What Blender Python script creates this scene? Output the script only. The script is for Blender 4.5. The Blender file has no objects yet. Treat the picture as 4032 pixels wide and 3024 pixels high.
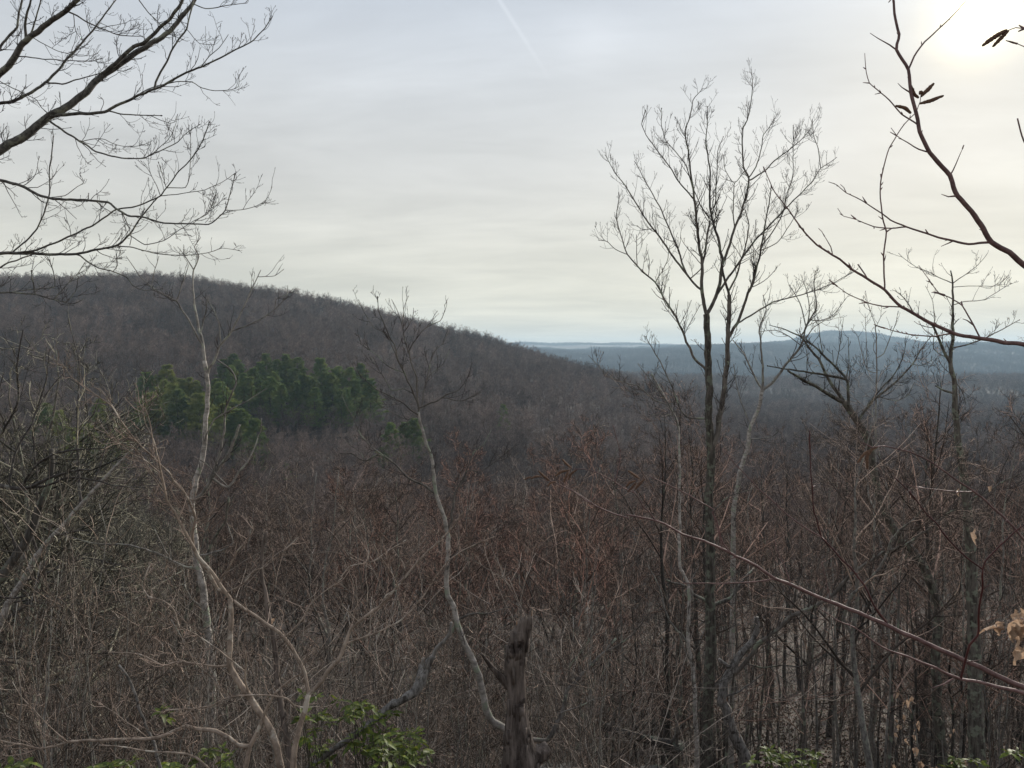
import bpy, math, random
import numpy as np

sc = bpy.context.scene
# ------------------------------------------------------------------ camera
CAMZ = 1.65
F, CX, CY = 3029.0, 2016.0, 1512.0          # focal length and centre in photo pixels
HOR = 1403.0                                 # horizon row of the photo
PITCH = math.atan((CY - HOR) / F)
cam_d = bpy.data.cameras.new('camera')
cam = bpy.data.objects.new('camera', cam_d)
sc.collection.objects.link(cam)
cam.location = (0, 0, CAMZ)
cam.rotation_euler = (math.radians(90) - PITCH, 0, 0)
cam_d.sensor_width = 36.0
cam_d.lens = 36.0 * F / 4032.0
cam_d.clip_start = 0.05
cam_d.clip_end = 40000
sc.camera = cam
CP, SP = math.cos(PITCH), math.sin(PITCH)

# ------------------------------------------------------------------ sun, sky
SX, SY = 3860.0, 60.0                        # the sun's place in the photo
_v = np.array([(SX - CX) / F, CP - (-(SY - CY) / F) * -SP, -SP + (-(SY - CY) / F) * CP])
SUN = _v / np.linalg.norm(_v)
SUN_EL = math.asin(SUN[2]); SUN_AZ = math.atan2(SUN[0], SUN[1])
SKY_STRENGTH, VEIL_STRENGTH, VEIL_MIX = 0.06, 1.19, 0.94
SUN_STRENGTH, SUN_ANGLE = 5.0, 2.5
EXPOSURE = 0.0

world = bpy.data.worlds.new('World'); sc.world = world; world.use_nodes = True
def build_world():
    nt = world.node_tree; N = nt.nodes; L = nt.links
    N.clear()
    out = N.new('ShaderNodeOutputWorld')
    sky = N.new('ShaderNodeTexSky'); sky.sky_type = 'NISHITA'; sky.sun_disc = False
    sky.sun_elevation = SUN_EL; sky.sun_rotation = SUN_AZ
    sky.altitude = 300; sky.air_density = 1.0; sky.dust_density = 2.0
    bg1 = N.new('ShaderNodeBackground'); bg1.inputs[1].default_value = SKY_STRENGTH
    L.new(sky.outputs[0], bg1.inputs[0])
    def math_(op, a=None, b=None, c=None, clamp=False):
        m = N.new('ShaderNodeMath'); m.operation = op; m.use_clamp = clamp
        for k, v in enumerate((a, b, c)):
            if v is None: continue
            if isinstance(v, (int, float)): m.inputs[k].default_value = v
            else: L.new(v, m.inputs[k])
        return m.outputs[0]
    def ramp(x, stops):
        r = N.new('ShaderNodeValToRGB'); e = r.color_ramp.elements
        while len(e) < len(stops): e.new(0.5)
        for k, (p, c) in enumerate(stops): e[k].position = p; e[k].color = (*c, 1)
        L.new(x, r.inputs[0]); return r.outputs[0]
    tc = N.new('ShaderNodeTexCoord')
    nrm = N.new('ShaderNodeVectorMath'); nrm.operation = 'NORMALIZE'; L.new(tc.outputs['Generated'], nrm.inputs[0])
    d = nrm.outputs[0]
    sep = N.new('ShaderNodeSeparateXYZ'); L.new(d, sep.inputs[0])
    z = math_('MAXIMUM', sep.outputs[2], 0.0)
    # thin high cloud: colour by elevation, streaks on a cloud deck seen in perspective
    base = ramp(z, [(0.0, (0.80, 0.735, 0.56)), (0.10, (0.70, 0.67, 0.57)), (0.22, (0.635, 0.63, 0.605)),
                    (0.42, (0.54, 0.585, 0.65)), (1.0, (0.48, 0.53, 0.63))])
    den = math_('ADD', z, 0.10)
    px = math_('DIVIDE', sep.outputs[0], den); py = math_('DIVIDE', sep.outputs[1], den)
    comb = N.new('ShaderNodeCombineXYZ')
    L.new(math_('MULTIPLY', px, 0.55), comb.inputs[0]); L.new(py, comb.inputs[1])
    def noise(vec, scale, detail, rough, w=0.0):
        n = N.new('ShaderNodeTexNoise'); n.inputs['Scale'].default_value = scale
        n.inputs['Detail'].default_value = detail; n.inputs['Roughness'].default_value = rough
        n.inputs['Distortion'].default_value = 0.6
        mp = N.new('ShaderNodeMapping'); mp.inputs['Location'].default_value = (w, w * 1.7, 0)
        L.new(vec, mp.inputs[0]); L.new(mp.outputs[0], n.inputs['Vector'])
        return n.outputs[0]
    n1 = noise(comb.outputs[0], 0.75, 5, 0.55, 3.1)
    n2 = noise(comb.outputs[0], 2.2, 6, 0.6, 9.7)
    cl = math_('ADD', math_('MULTIPLY', n1, 0.7), math_('MULTIPLY', n2, 0.3))
    mr = N.new('ShaderNodeMapRange'); mr.inputs[1].default_value = 0.36; mr.inputs[2].default_value = 0.64
    mr.inputs[3].default_value = 0.84; mr.inputs[4].default_value = 1.13
    L.new(cl, mr.inputs[0])
    # aureole of the veiled sun
    dt = N.new('ShaderNodeVectorMath'); dt.operation = 'DOT_PRODUCT'; L.new(d, dt.inputs[0]); dt.inputs[1].default_value = SUN
    dp = math_('MAXIMUM', dt.outputs['Value'], 0.0)
    a1 = math_('MULTIPLY', math_('POWER', dp, 9.0), 0.05)
    a2 = math_('MULTIPLY', math_('POWER', dp, 110.0), 0.10)
    a3 = math_('MULTIPLY', math_('POWER', dp, 1300.0), 0.7)
    a4 = math_('MULTIPLY', math_('POWER', dp, 9000.0), 12.0)
    glow = math_('ADD', math_('ADD', a1, a2), math_('ADD', a3, a4))
    gcol = N.new('ShaderNodeMix'); gcol.data_type = 'RGBA'; gcol.blend_type = 'MULTIPLY'; gcol.inputs[0].default_value = 1
    cmb = N.new('ShaderNodeCombineColor')
    for k in range(3): L.new(glow, cmb.inputs[k])
    L.new(cmb.outputs[0], gcol.inputs['A']); gcol.inputs['B'].default_value = (1.0, 0.84, 0.46, 1)
    mul = N.new('ShaderNodeVectorMath'); mul.operation = 'SCALE'; L.new(base, mul.inputs[0]); L.new(mr.outputs[0], mul.inputs['Scale'])
    # an old contrail: a thin arc of the sky between two directions
    def dirpx(sx, sy):
        v = np.array([(sx - CX) / F, CP + (-(sy - CY) / F) * SP, -SP + (-(sy - CY) / F) * CP]); return v / np.linalg.norm(v)
    c0, c1 = dirpx(1960, -10), dirpx(2220, 400)
    cn = np.cross(c0, c1); cn /= np.linalg.norm(cn)
    dn = N.new('ShaderNodeVectorMath'); dn.operation = 'DOT_PRODUCT'; L.new(d, dn.inputs[0]); dn.inputs[1].default_value = cn
    band = N.new('ShaderNodeMapRange'); band.interpolation_type = 'SMOOTHSTEP'
    band.inputs[1].default_value = 0.0; band.inputs[2].default_value = 0.0042; band.inputs[3].default_value = 1; band.inputs[4].default_value = 0
    L.new(math_('ABSOLUTE', dn.outputs['Value']), band.inputs[0])
    along = N.new('ShaderNodeMapRange'); along.interpolation_type = 'SMOOTHSTEP'
    along.inputs[1].default_value = float(c1[2]); along.inputs[2].default_value = float(c0[2]) + 0.02
    L.new(sep.outputs[2], along.inputs[0])
    sd = N.new('ShaderNodeVectorMath'); sd.operation = 'DOT_PRODUCT'; L.new(d, sd.inputs[0]); sd.inputs[1].default_value = dirpx(2335, 180)   # faint sun dog
    dog = math_('MULTIPLY', math_('POWER', math_('MAXIMUM', sd.outputs['Value'], 0.0), 1500.0), 0.05)
    con = math_('MULTIPLY', math_('MULTIPLY', band.outputs[0], along.outputs[0]), 0.075); con = math_('ADD', con, dog)
    ccmb = N.new('ShaderNodeCombineXYZ')
    for k in range(3): L.new(con, ccmb.inputs[k])
    ad = N.new('ShaderNodeVectorMath'); ad.operation = 'ADD'; L.new(mul.outputs[0], ad.inputs[0]); L.new(gcol.outputs['Result'], ad.inputs[1])
    ad2 = N.new('ShaderNodeVectorMath'); ad2.operation = 'ADD'; L.new(ad.outputs[0], ad2.inputs[0]); L.new(ccmb.outputs[0], ad2.inputs[1])
    bg2 = N.new('ShaderNodeBackground'); bg2.inputs[1].default_value = VEIL_STRENGTH
    L.new(ad2.outputs[0], bg2.inputs[0])
    mix = N.new('ShaderNodeMixShader'); mix.inputs[0].default_value = VEIL_MIX
    L.new(bg1.outputs[0], mix.inputs[1]); L.new(bg2.outputs[0], mix.inputs[2])
    L.new(mix.outputs[0], out.inputs[0])
build_world()
sun_d = bpy.data.lights.new('sun', 'SUN'); sun_d.energy = SUN_STRENGTH; sun_d.angle = math.radians(SUN_ANGLE)
sun_d.color = (1.0, 0.93, 0.82)
sun = bpy.data.objects.new('sun', sun_d); sc.collection.objects.link(sun)
sun.rotation_euler = (math.radians(90) - SUN_EL, 0, math.pi - SUN_AZ)   # shines from the veiled sun
sc.view_settings.view_transform = 'Standard'; sc.view_settings.look = 'None'
sc.view_settings.gamma = 1.0; sc.view_settings.use_curve_mapping = False
sc.view_settings.exposure = EXPOSURE
cy = sc.cycles
cy.max_bounces = 4; cy.diffuse_bounces = 2; cy.glossy_bounces = 1; cy.transmission_bounces = 2
cy.transparent_max_bounces = 6; cy.volume_bounces = 0
cy.use_denoising = True
cy.use_adaptive_sampling = False

# ------------------------------------------------------------------ helpers
rng = np.random.default_rng(11)
UP = np.array([0.0, 0.0, 1.0])

def at(sx, sy, d):
    """photo pixel (4032 wide) at view depth d -> world point(s)"""
    sx, sy, d = np.broadcast_arrays(np.asarray(sx, float), np.asarray(sy, float), np.asarray(d, float))
    a = (sx - CX) / F * d; b = -(sy - CY) / F * d
    return np.stack([a, d * CP + b * SP, CAMZ - d * SP + b * CP], -1)

def tag(o, label=None, cat=None, group=None, kind=None):
    if label: o['label'] = label
    if cat: o['category'] = cat
    if group: o['group'] = group
    if kind: o['kind'] = kind
    return o

def link(o, parent=None):
    sc.collection.objects.link(o)
    if parent is not None: o.parent = parent
    return o

def thing(name, label, cat, loc, group=None):
    o = bpy.data.objects.new(name, None); o.empty_display_size = 0.3
    link(o); o.location = loc
    return tag(o, label, cat, group)

def make_mesh(name, V, faces_by_n, mats, smooth=True, mat_idx=None):
    """V [n,3]; faces_by_n: list of int arrays [k, corners]"""
    me = bpy.data.meshes.new(name)
    V = np.asarray(V, np.float32)
    loops = np.concatenate([f.ravel() for f in faces_by_n]).astype(np.int32)
    cnt = np.concatenate([np.full(len(f), f.shape[1]) for f in faces_by_n]).astype(np.int32)
    start = np.concatenate([[0], np.cumsum(cnt)[:-1]]).astype(np.int32)
    me.vertices.add(len(V)); me.vertices.foreach_set('co', V.ravel())
    me.loops.add(len(loops)); me.loops.foreach_set('vertex_index', loops)
    me.polygons.add(len(cnt)); me.polygons.foreach_set('loop_start', start); me.polygons.foreach_set('loop_total', cnt)
    if smooth: me.polygons.foreach_set('use_smooth', np.ones(len(cnt), bool))
    if mat_idx is not None: me.polygons.foreach_set('material_index', np.asarray(mat_idx, np.int32))
    for m in (mats if isinstance(mats, (list, tuple)) else [mats]): me.materials.append(m)
    me.update(calc_edges=True)
    return me

def norm(v): return v / np.maximum(np.linalg.norm(v, axis=-1, keepdims=True), 1e-9)

class Tubes:
    """many tapered tubes collected into one mesh"""
    def __init__(s): s.items = {}
    def add(s, P, R, sides=3):
        P = np.asarray(P, float); R = np.asarray(R, float)
        if P.ndim == 2: P = P[None]; R = R[None]
        if len(P): s.items.setdefault((P.shape[1], sides), []).append((P, R))
        return s
    def build(s, name, mat, origin=(0, 0, 0), smooth=True, rough=0.0, cap=True):
        VV, FQ, FC = [], [], []; off = 0
        for (n, k), lst in s.items.items():
            P = np.concatenate([a for a, b in lst]) - np.asarray(origin, float); R = np.concatenate([b for a, b in lst]); N = len(P)
            T = norm(np.gradient(P, axis=1))
            worst = np.abs(T).max(axis=1)                         # [N,3]
            ref = np.eye(3)[worst.argmin(axis=1)][:, None, :]
            A = norm(np.cross(T, np.broadcast_to(ref, T.shape))); B = np.cross(T, A)
            th = np.arange(k) / k * 2 * math.pi
            ring = A[:, :, None, :] * np.cos(th)[None, None, :, None] + B[:, :, None, :] * np.sin(th)[None, None, :, None]
            RR = np.repeat(R[:, :, None], k, 2)
            if rough: RR = RR * (1 + rough * rng.standard_normal((N, n, k)))
            V = P[:, :, None, :] + ring * RR[..., None]
            VV.append(V.reshape(-1, 3))
            i = np.arange(N)[:, None, None] * n * k + np.arange(n - 1)[None, :, None] * k + np.arange(k)[None, None, :]
            j = np.arange(N)[:, None, None] * n * k + np.arange(n - 1)[None, :, None] * k + (np.arange(k)[None, None, :] + 1) % k
            FQ.append(np.stack([i, j, j + k, i + k], -1).reshape(-1, 4) + off)
            if cap and k >= 5:
                c = np.arange(N)[:, None] * n * k + (n - 1) * k + np.arange(k)[None] + off
                FC.append((k, c))
            off += N * n * k
        if not VV: return None
        faces = [np.concatenate(FQ)] + [c for k, c in FC]
        return make_mesh(name, np.concatenate(VV), faces, mat, smooth)

def lengths(P): return np.linalg.norm(np.diff(P, axis=1), axis=2).sum(1)

def kids(P, R, counts, t0=0.2, t1=1.0, ang=(30, 60), ln=None, lf=(0.3, 0.6), rr=0.6, npt=6, up=0.35, wob=0.12,
         rmin=0.002, tip=0.35, rmax=9.0, flat=0.0, lmin=0.0, front=0.6, r=None):
    """children of the tubes P [N,m,3]; counts: children per parent (int or array)"""
    g = r or rng
    N, m, _ = P.shape
    idx = np.repeat(np.arange(N), counts)
    K = len(idx)
    if K == 0: return np.zeros((0, npt, 3)), np.zeros((0, npt))
    t = g.uniform(t0, t1, K)
    f = t * (m - 1); i = np.minimum(f.astype(int), m - 2); w = (f - i)[:, None]
    pos = P[idx, i] * (1 - w) + P[idx, i + 1] * w
    T = norm(P[idx, i + 1] - P[idx, i])
    rad = R[idx, i] * (1 - w[:, 0]) + R[idx, i + 1] * w[:, 0]
    v = g.standard_normal((K, 3)); v[:, 2] *= (1 - flat); v = norm(v - (v * T).sum(1, keepdims=True) * T)
    a = np.radians(g.uniform(ang[0], ang[1], K))[:, None]
    d = np.cos(a) * T + np.sin(a) * v
    if ln is None: Lk = lengths(P)[idx] * g.uniform(lf[0], lf[1], K) * (1.15 - front * t)
    else: Lk = g.uniform(ln[0], ln[1], K) * (1.2 - 0.65 * t)
    Lk = np.maximum(Lk, lmin)
    step = (Lk / (npt - 1))[:, None]
    Q = np.empty((K, npt, 3)); Q[:, 0] = pos
    for q in range(1, npt):
        d = norm(d + up / npt * UP + wob * g.standard_normal((K, 3)))
        Q[:, q] = Q[:, q - 1] + d * step
    r0 = np.clip(rad * rr * g.uniform(0.75, 1.1, K), rmin, rmax)
    r0 = np.minimum(r0, np.maximum(rad * 0.92, rmin))
    S = r0[:, None] * np.linspace(1, tip, npt)[None]
    return Q, np.maximum(S, rmin * 0.6)

def spindles(P, R, frac=1.0, ln=0.02, fat=1.6, r=None):
    """a bud at the end of each tube"""
    g = r or rng
    sel = g.random(len(P)) < frac
    P, R = P[sel], R[sel]
    if not len(P): return np.zeros((0, 4, 3)), np.zeros((0, 4))
    T = norm(P[:, -1] - P[:, -2])
    q = np.array([0.0, 0.35, 0.7, 1.0]); L_ = ln * g.uniform(0.7, 1.3, len(P))
    Q = P[:, -1][:, None] + T[:, None] * (q[None, :, None] * L_[:, None, None])
    S = R[:, -1][:, None] * fat * np.array([0.6, 1.0, 0.75, 0.12])[None]
    return Q, S

# ------------------------------------------------------------------ terrain
TU = [-1.4, -0.67, -0.45, -0.214, -0.124, 0.0, 0.057, 0.11, 0.25, 0.45, 0.67, 1.4]
TROWS = [
 (-80, [4] * 12), (-20, [1.0] * 12), (0, [0.0] * 12), (2, [-0.45] * 12), (10, [-4.7] * 12), (20, [-9.8] * 12),
 (30, [-14.0] * 12), (45, [-19.0] * 12), (80, [-28.0] * 12), (130, [-37.0] * 12),
 (200, [-36, -37, -39, -42, -44, -45, -46, -46, -46, -46, -44, -42]),
 (300, [-12, -18, -24, -27, -31, -38, -42, -44, -48, -50, -48, -44]),
 (450, [20, 16, 11, -1, -8, -20, -27, -33, -50, -56, -55, -50]),
 (700, [68, 66, 66, 45, 27, 0, -12, -20, -52, -62, -60, -50]),
 (850, [66, 62, 58, 34, 16, -14, -28, -38, -58, -66, -64, -55]),
 (1300, [30, 30, 22, 0, -12, -30, -36, -40, -43, -43, -41, -36]),
 (2000, [-20, -20, -25, -40, -55, -72, -76, -78, -78, -78, -78, -70]),
 (3200, [0, 0, 0, 0, 0, 2, 4, 8, 30, 40, 38, 40]),
 (4600, [20, 20, 20, 20, 20, 25, 30, 32, 46, 60, 55, 50]),
 (7000, [60, 70, 80, 90, 100, 112, 124, 118, 84, 70, 60, 60]),
 (10000, [20] * 12), (14000, [0] * 12)]
_ty = np.array([r[0] for r in TROWS], float); _tz = np.array([r[1] for r in TROWS], float)
_w = lambda y: np.sign(y) * np.log1p(np.abs(y) / 12.0)
_gw = np.linspace(_w(-80.0), _w(14000.0), 420)
_gu = np.linspace(-1.4, 1.4, 141)
_tmp = np.stack([np.interp(_gw, _w(_ty), _tz[:, c]) for c in range(len(TU))], 1)
_G = np.stack([np.interp(_gu, TU, _tmp[r]) for r in range(len(_gw))], 0)
def _blur(a, ax, k):
    ker = np.hanning(2 * k + 3)[1:-1]; ker /= ker.sum()
    pad = [(0, 0), (0, 0)]; pad[ax] = (k, k); b = np.pad(a, pad, mode='edge')
    return np.apply_along_axis(lambda v: np.convolve(v, ker, 'valid'), ax, b)
_G = _blur(_blur(_G, 0, 5), 1, 4)
def H(x, y):
    x = np.asarray(x, float); y = np.asarray(y, float)
    u = np.clip(x / (np.maximum(y, 0) + 25.0), -1.399, 1.399)
    fu = (u + 1.4) / 2.8 * (len(_gu) - 1); fw = (_w(np.clip(y, -79, 13990)) - _gw[0]) / (_gw[1] - _gw[0])
    iu = np.clip(fu.astype(int), 0, len(_gu) - 2); iw = np.clip(fw.astype(int), 0, len(_gw) - 2)
    a = fu - iu; b = fw - iw
    z = (_G[iw, iu] * (1 - a) * (1 - b) + _G[iw, iu + 1] * a * (1 - b) + _G[iw + 1, iu] * (1 - a) * b + _G[iw + 1, iu + 1] * a * b)
    r = np.hypot(x, y)
    z = z + 84 * np.exp(-((u - 0.425) / 0.075) ** 2 - ((y - 4600) / 600) ** 2)
    z = z + np.clip((r - 30) / 400, 0, 1) * (3.0 * np.sin(x / 47 + y / 90) + 2.2 * np.sin(x / 23 - y / 61 + 1.3)) * (1 - np.exp(-r / 900))
    z = z + np.clip(r / 3000, 0, 1) ** 2 * 9.0 * np.sin(x / 210 + np.sin(y / 500)) * np.sin(x / 97 + 0.7)
    z = z + np.clip((r - 3) / 20, 0, 1) * (0.05 * np.sin(x * 1.1 + y * 0.4) * np.sin(y * 0.9 - x * 0.3) + 0.25 * np.sin(x * 0.21 + 1 + np.sin(y * 0.13)) * np.sin(y * 0.17))
    return z

# ------------------------------------------------------------------ materials
MATS = {}
PATCHY = {'far_twig', 'twig_brown', 'twig_grey'}
def bark(name, c1, c2, scale=6.0, stretch=0.25, rough=0.85, bump=0.4, lichen=None, lich_amt=0.5, lich_scale=3.0, var=0.25, gain=1.0, island=None):
    m = bpy.data.materials.new(name); m.use_nodes = True; MATS[name] = m
    c1 = [v * gain for v in c1]; c2 = [v * gain for v in c2]
    nt = m.node_tree; N = nt.nodes; L = nt.links; b = N['Principled BSDF']
    b.inputs['Roughness'].default_value = rough; b.inputs['Specular IOR Level'].default_value = 0.25
    tc = N.new('ShaderNodeTexCoord'); mp = N.new('ShaderNodeMapping'); mp.inputs['Scale'].default_value = (1, 1, stretch)
    L.new(tc.outputs['Object'], mp.inputs[0])
    n1 = N.new('ShaderNodeTexNoise'); n1.inputs['Scale'].default_value = scale; n1.inputs['Detail'].default_value = 4; n1.inputs['Roughness'].default_value = 0.65
    L.new(mp.outputs[0], n1.inputs['Vector'])
    r = N.new('ShaderNodeValToRGB'); r.color_ramp.elements[0].position = 0.36; r.color_ramp.elements[1].position = 0.66
    r.color_ramp.elements[0].color = (*c1, 1); r.color_ramp.elements[1].color = (*c2, 1)
    L.new(n1.outputs[0], r.inputs[0]); col = r.outputs[0]
    if lichen:
        n2 = N.new('ShaderNodeTexNoise'); n2.inputs['Scale'].default_value = lich_scale; n2.inputs['Detail'].default_value = 5; n2.inputs['Roughness'].default_value = 0.6
        L.new(tc.outputs['Object'], n2.inputs['Vector'])
        mr = N.new('ShaderNodeMapRange'); mr.inputs[1].default_value = 0.62 - 0.2 * lich_amt; mr.inputs[2].default_value = 0.68 - 0.2 * lich_amt
        L.new(n2.outputs[0], mr.inputs[0])
        mx = N.new('ShaderNodeMix'); mx.data_type = 'RGBA'; L.new(mr.outputs[0], mx.inputs[0]); L.new(col, mx.inputs['A']); mx.inputs['B'].default_value = (*lichen, 1)
        col = mx.outputs['Result']
    oi = N.new('ShaderNodeObjectInfo'); mr2 = N.new('ShaderNodeMapRange'); mr2.inputs[3].default_value = 1 - var; mr2.inputs[4].default_value = 1 + var
    L.new(oi.outputs['Random'], mr2.inputs[0])
    fac = mr2.outputs[0]
    if island:                                            # random tone per twig; woods twigs mostly darkened in place of deep shade
        ge = N.new('ShaderNodeNewGeometry'); ir = N.new('ShaderNodeValToRGB'); e = ir.color_ramp.elements; e.new(0.5)
        for k, (p_, v_) in enumerate(((0.0, island[0]), (0.7, island[1]), (1.0, island[2]))): e[k].position = p_; e[k].color = (v_ / 4, v_ / 4, v_ / 4, 1)
        L.new(ge.outputs['Random Per Island'], ir.inputs[0])
        mm = N.new('ShaderNodeMath'); mm.operation = 'MULTIPLY'; L.new(ir.outputs[0], mm.inputs[0]); mm.inputs[1].default_value = 4
        m3 = N.new('ShaderNodeMath'); m3.operation = 'MULTIPLY'; L.new(mm.outputs[0], m3.inputs[0]); L.new(fac, m3.inputs[1]); fac = m3.outputs[0]
    if name in PATCHY:                                    # stands of different trees
        gp = N.new('ShaderNodeNewGeometry'); pn = N.new('ShaderNodeTexNoise'); pn.inputs['Scale'].default_value = 0.022; pn.inputs['Detail'].default_value = 3
        L.new(gp.outputs['Position'], pn.inputs['Vector'])
        pr = N.new('ShaderNodeMapRange'); pr.inputs[1].default_value = 0.35; pr.inputs[2].default_value = 0.65; pr.inputs[3].default_value = 0.68; pr.inputs[4].default_value = 1.4
        L.new(pn.outputs[0], pr.inputs[0]); m4 = N.new('ShaderNodeMath'); m4.operation = 'MULTIPLY'; L.new(pr.outputs[0], m4.inputs[0]); L.new(fac, m4.inputs[1]); fac = m4.outputs[0]
    sca = N.new('ShaderNodeVectorMath'); sca.operation = 'SCALE'; L.new(col, sca.inputs[0]); L.new(fac, sca.inputs['Scale'])
    L.new(sca.outputs[0], b.inputs['Base Color'])
    if bump:
        bp = N.new('ShaderNodeBump'); bp.inputs['Strength'].default_value = bump; bp.inputs['Distance'].default_value = 0.02
        L.new(n1.outputs[0], bp.inputs['Height']); L.new(bp.outputs[0], b.inputs['Normal'])
    return m

LICH = (0.21, 0.23, 0.17)
bark('oak_bark', (0.035, 0.030, 0.026), (0.13, 0.115, 0.10), 14, 0.18, bump=0.8, lichen=LICH, lich_amt=0.35, lich_scale=4, gain=1.4)
bark('lichen_bark', (0.03, 0.026, 0.021), (0.12, 0.105, 0.088), 22, 0.16, bump=1.0, lichen=(0.17, 0.18, 0.135), lich_amt=0.5, lich_scale=9, gain=1.3)
bark('grey_bark', (0.07, 0.062, 0.055), (0.20, 0.185, 0.165), 9, 0.6, bump=0.4, lichen=(0.27, 0.27, 0.22), lich_amt=0.4, lich_scale=6, gain=1.4)
bark('pale_bark', (0.13, 0.115, 0.10), (0.40, 0.365, 0.33), 10, 1.6, bump=0.3, lichen=(0.22, 0.24, 0.18), lich_amt=0.3, lich_scale=7)
bark('dark_bark', (0.018, 0.016, 0.014), (0.075, 0.068, 0.060), 10, 0.15, bump=0.7, lichen=(0.14, 0.16, 0.12), lich_amt=0.25, gain=1.3)
bark('limb_dark', (0.022, 0.019, 0.018), (0.085, 0.073, 0.066), 30, 0.6, bump=0.3, lichen=(0.16, 0.15, 0.13), lich_amt=0.3, lich_scale=9, var=0.1)
bark('limb_grey', (0.045, 0.042, 0.038), (0.15, 0.14, 0.125), 30, 0.6, bump=0.4, lichen=(0.20, 0.20, 0.16), lich_amt=0.4, lich_scale=9, var=0.1)
bark('twig_dark', (0.028, 0.022, 0.021), (0.065, 0.052, 0.048), 20, 1, bump=0, var=0.1)
bark('twig_grey', (0.078, 0.058, 0.046), (0.175, 0.132, 0.105), 3, 1, bump=0, var=0.3, gain=1.7, island=(0.10, 0.38, 3.4))  # here to twig_red, low island tones paint in the shade inside the woods
bark('twig_brown', (0.068, 0.044, 0.034), (0.15, 0.100, 0.077), 3, 1, bump=0, var=0.3, gain=1.7, island=(0.10, 0.38, 3.4))
bark('twig_olive', (0.065, 0.060, 0.042), (0.17, 0.155, 0.115), 3, 1, bump=0, var=0.3, gain=1.6, island=(0.10, 0.38, 3.4))
bark('twig_red', (0.095, 0.052, 0.040), (0.165, 0.098, 0.074), 3, 1, bump=0, var=0.3, gain=1.6, island=(0.10, 0.38, 3.4))
bark('twig_pale', (0.17, 0.14, 0.115), (0.38, 0.32, 0.27), 6, 1, bump=0, var=0.3, island=(0.25, 0.7, 1.6))
bark('shrub_bark', (0.14, 0.105, 0.08), (0.37, 0.295, 0.235), 22, 0.5, bump=0.4, lichen=(0.42, 0.37, 0.31), lich_amt=0.35, lich_scale=8, var=0.1)
bark('twig_tan', (0.115, 0.085, 0.066), (0.28, 0.215, 0.17), 5, 1, bump=0, var=0.25, island=(0.15, 0.45, 2.0))
bark('shrub_twig', (0.15, 0.11, 0.085), (0.36, 0.275, 0.225), 8, 1, bump=0, var=0.1, island=(0.4, 1.0, 1.9))
bark('birch_twig', (0.10, 0.055, 0.052), (0.20, 0.12, 0.11), 40, 1, rough=0.55, bump=0.2, var=0.1)
bark('red_twig', (0.045, 0.014, 0.013), (0.09, 0.03, 0.026), 40, 1, rough=0.45, bump=0.1, var=0.1)
bark('catkin_brown', (0.10, 0.055, 0.035), (0.22, 0.13, 0.085), 260, 1, bump=0.6, var=0.15)
bark('dead_wood', (0.036, 0.026, 0.021), (0.21, 0.17, 0.145), 16, 0.12, bump=1.0, lichen=(0.045, 0.033, 0.028), lich_amt=0.35, lich_scale=7, var=0.1)
bark('dead_grey', (0.07, 0.062, 0.055), (0.27, 0.25, 0.23), 26, 0.3, bump=1.0, lichen=(0.05, 0.042, 0.036), lich_amt=0.3, lich_scale=9, var=0.1)
bark('rot_wood', (0.16, 0.085, 0.045), (0.32, 0.19, 0.11), 22, 0.3, bump=1.0, var=0.1)
bark('pine_bark', (0.05, 0.04, 0.035), (0.12, 0.10, 0.085), 6, 0.3)
bark('far_twig', (0.060, 0.045, 0.039), (0.125, 0.093, 0.079), 0.4, 1, bump=0, var=0.38, gain=1.9, island=(0.35, 0.85, 1.5))
bark('ridge_twig', (0.045, 0.036, 0.033), (0.085, 0.068, 0.062), 0.05, 1, bump=0, var=0.2)
bark('rock_grey', (0.06, 0.058, 0.053), (0.17, 0.165, 0.15), 3, 1, bump=1.0, lichen=(0.16, 0.19, 0.12), lich_amt=0.5, lich_scale=2)

def foliage(name, c1, c2, c3, scale, rough=0.6, trans=0.25, var=0.3):
    m = bpy.data.materials.new(name); m.use_nodes = True; MATS[name] = m
    nt = m.node_tree; N = nt.nodes; L = nt.links; b = N['Principled BSDF']; out = N['Material Output']
    b.inputs['Roughness'].default_value = rough; b.inputs['Specular IOR Level'].default_value = 0.35
    tc = N.new('ShaderNodeTexCoord'); n1 = N.new('ShaderNodeTexNoise'); n1.inputs['Scale'].default_value = scale; n1.inputs['Detail'].default_value = 3
    L.new(tc.outputs['Object'], n1.inputs['Vector'])
    r = N.new('ShaderNodeValToRGB'); e = r.color_ramp.elements; e.new(0.5)
    for k, (p, c) in enumerate(((0.3, c1), (0.5, c2), (0.72, c3))): e[k].position = p; e[k].color = (*c, 1)
    L.new(n1.outputs[0], r.inputs[0])
    oi = N.new('ShaderNodeObjectInfo'); mr2 = N.new('ShaderNodeMapRange'); mr2.inputs[3].default_value = 1 - var; mr2.inputs[4].default_value = 1 + var
    L.new(oi.outputs['Random'], mr2.inputs[0])
    sca = N.new('ShaderNodeVectorMath'); sca.operation = 'SCALE'; L.new(r.outputs[0], sca.inputs[0]); L.new(mr2.outputs[0], sca.inputs['Scale'])
    L.new(sca.outputs[0], b.inputs['Base Color'])
    tr = N.new('ShaderNodeBsdfTranslucent'); L.new(sca.outputs[0], tr.inputs[0])
    mx = N.new('ShaderNodeMixShader'); mx.inputs[0].default_value = trans
    L.new(b.outputs[0], mx.inputs[1]); L.new(tr.outputs[0], mx.inputs[2]); L.new(mx.outputs[0], out.inputs[0])
    return m
foliage('pine_needles', (0.07, 0.12, 0.036), (0.12, 0.168, 0.046), (0.22, 0.23, 0.06), 0.25, trans=0.3, var=0.25)
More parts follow.
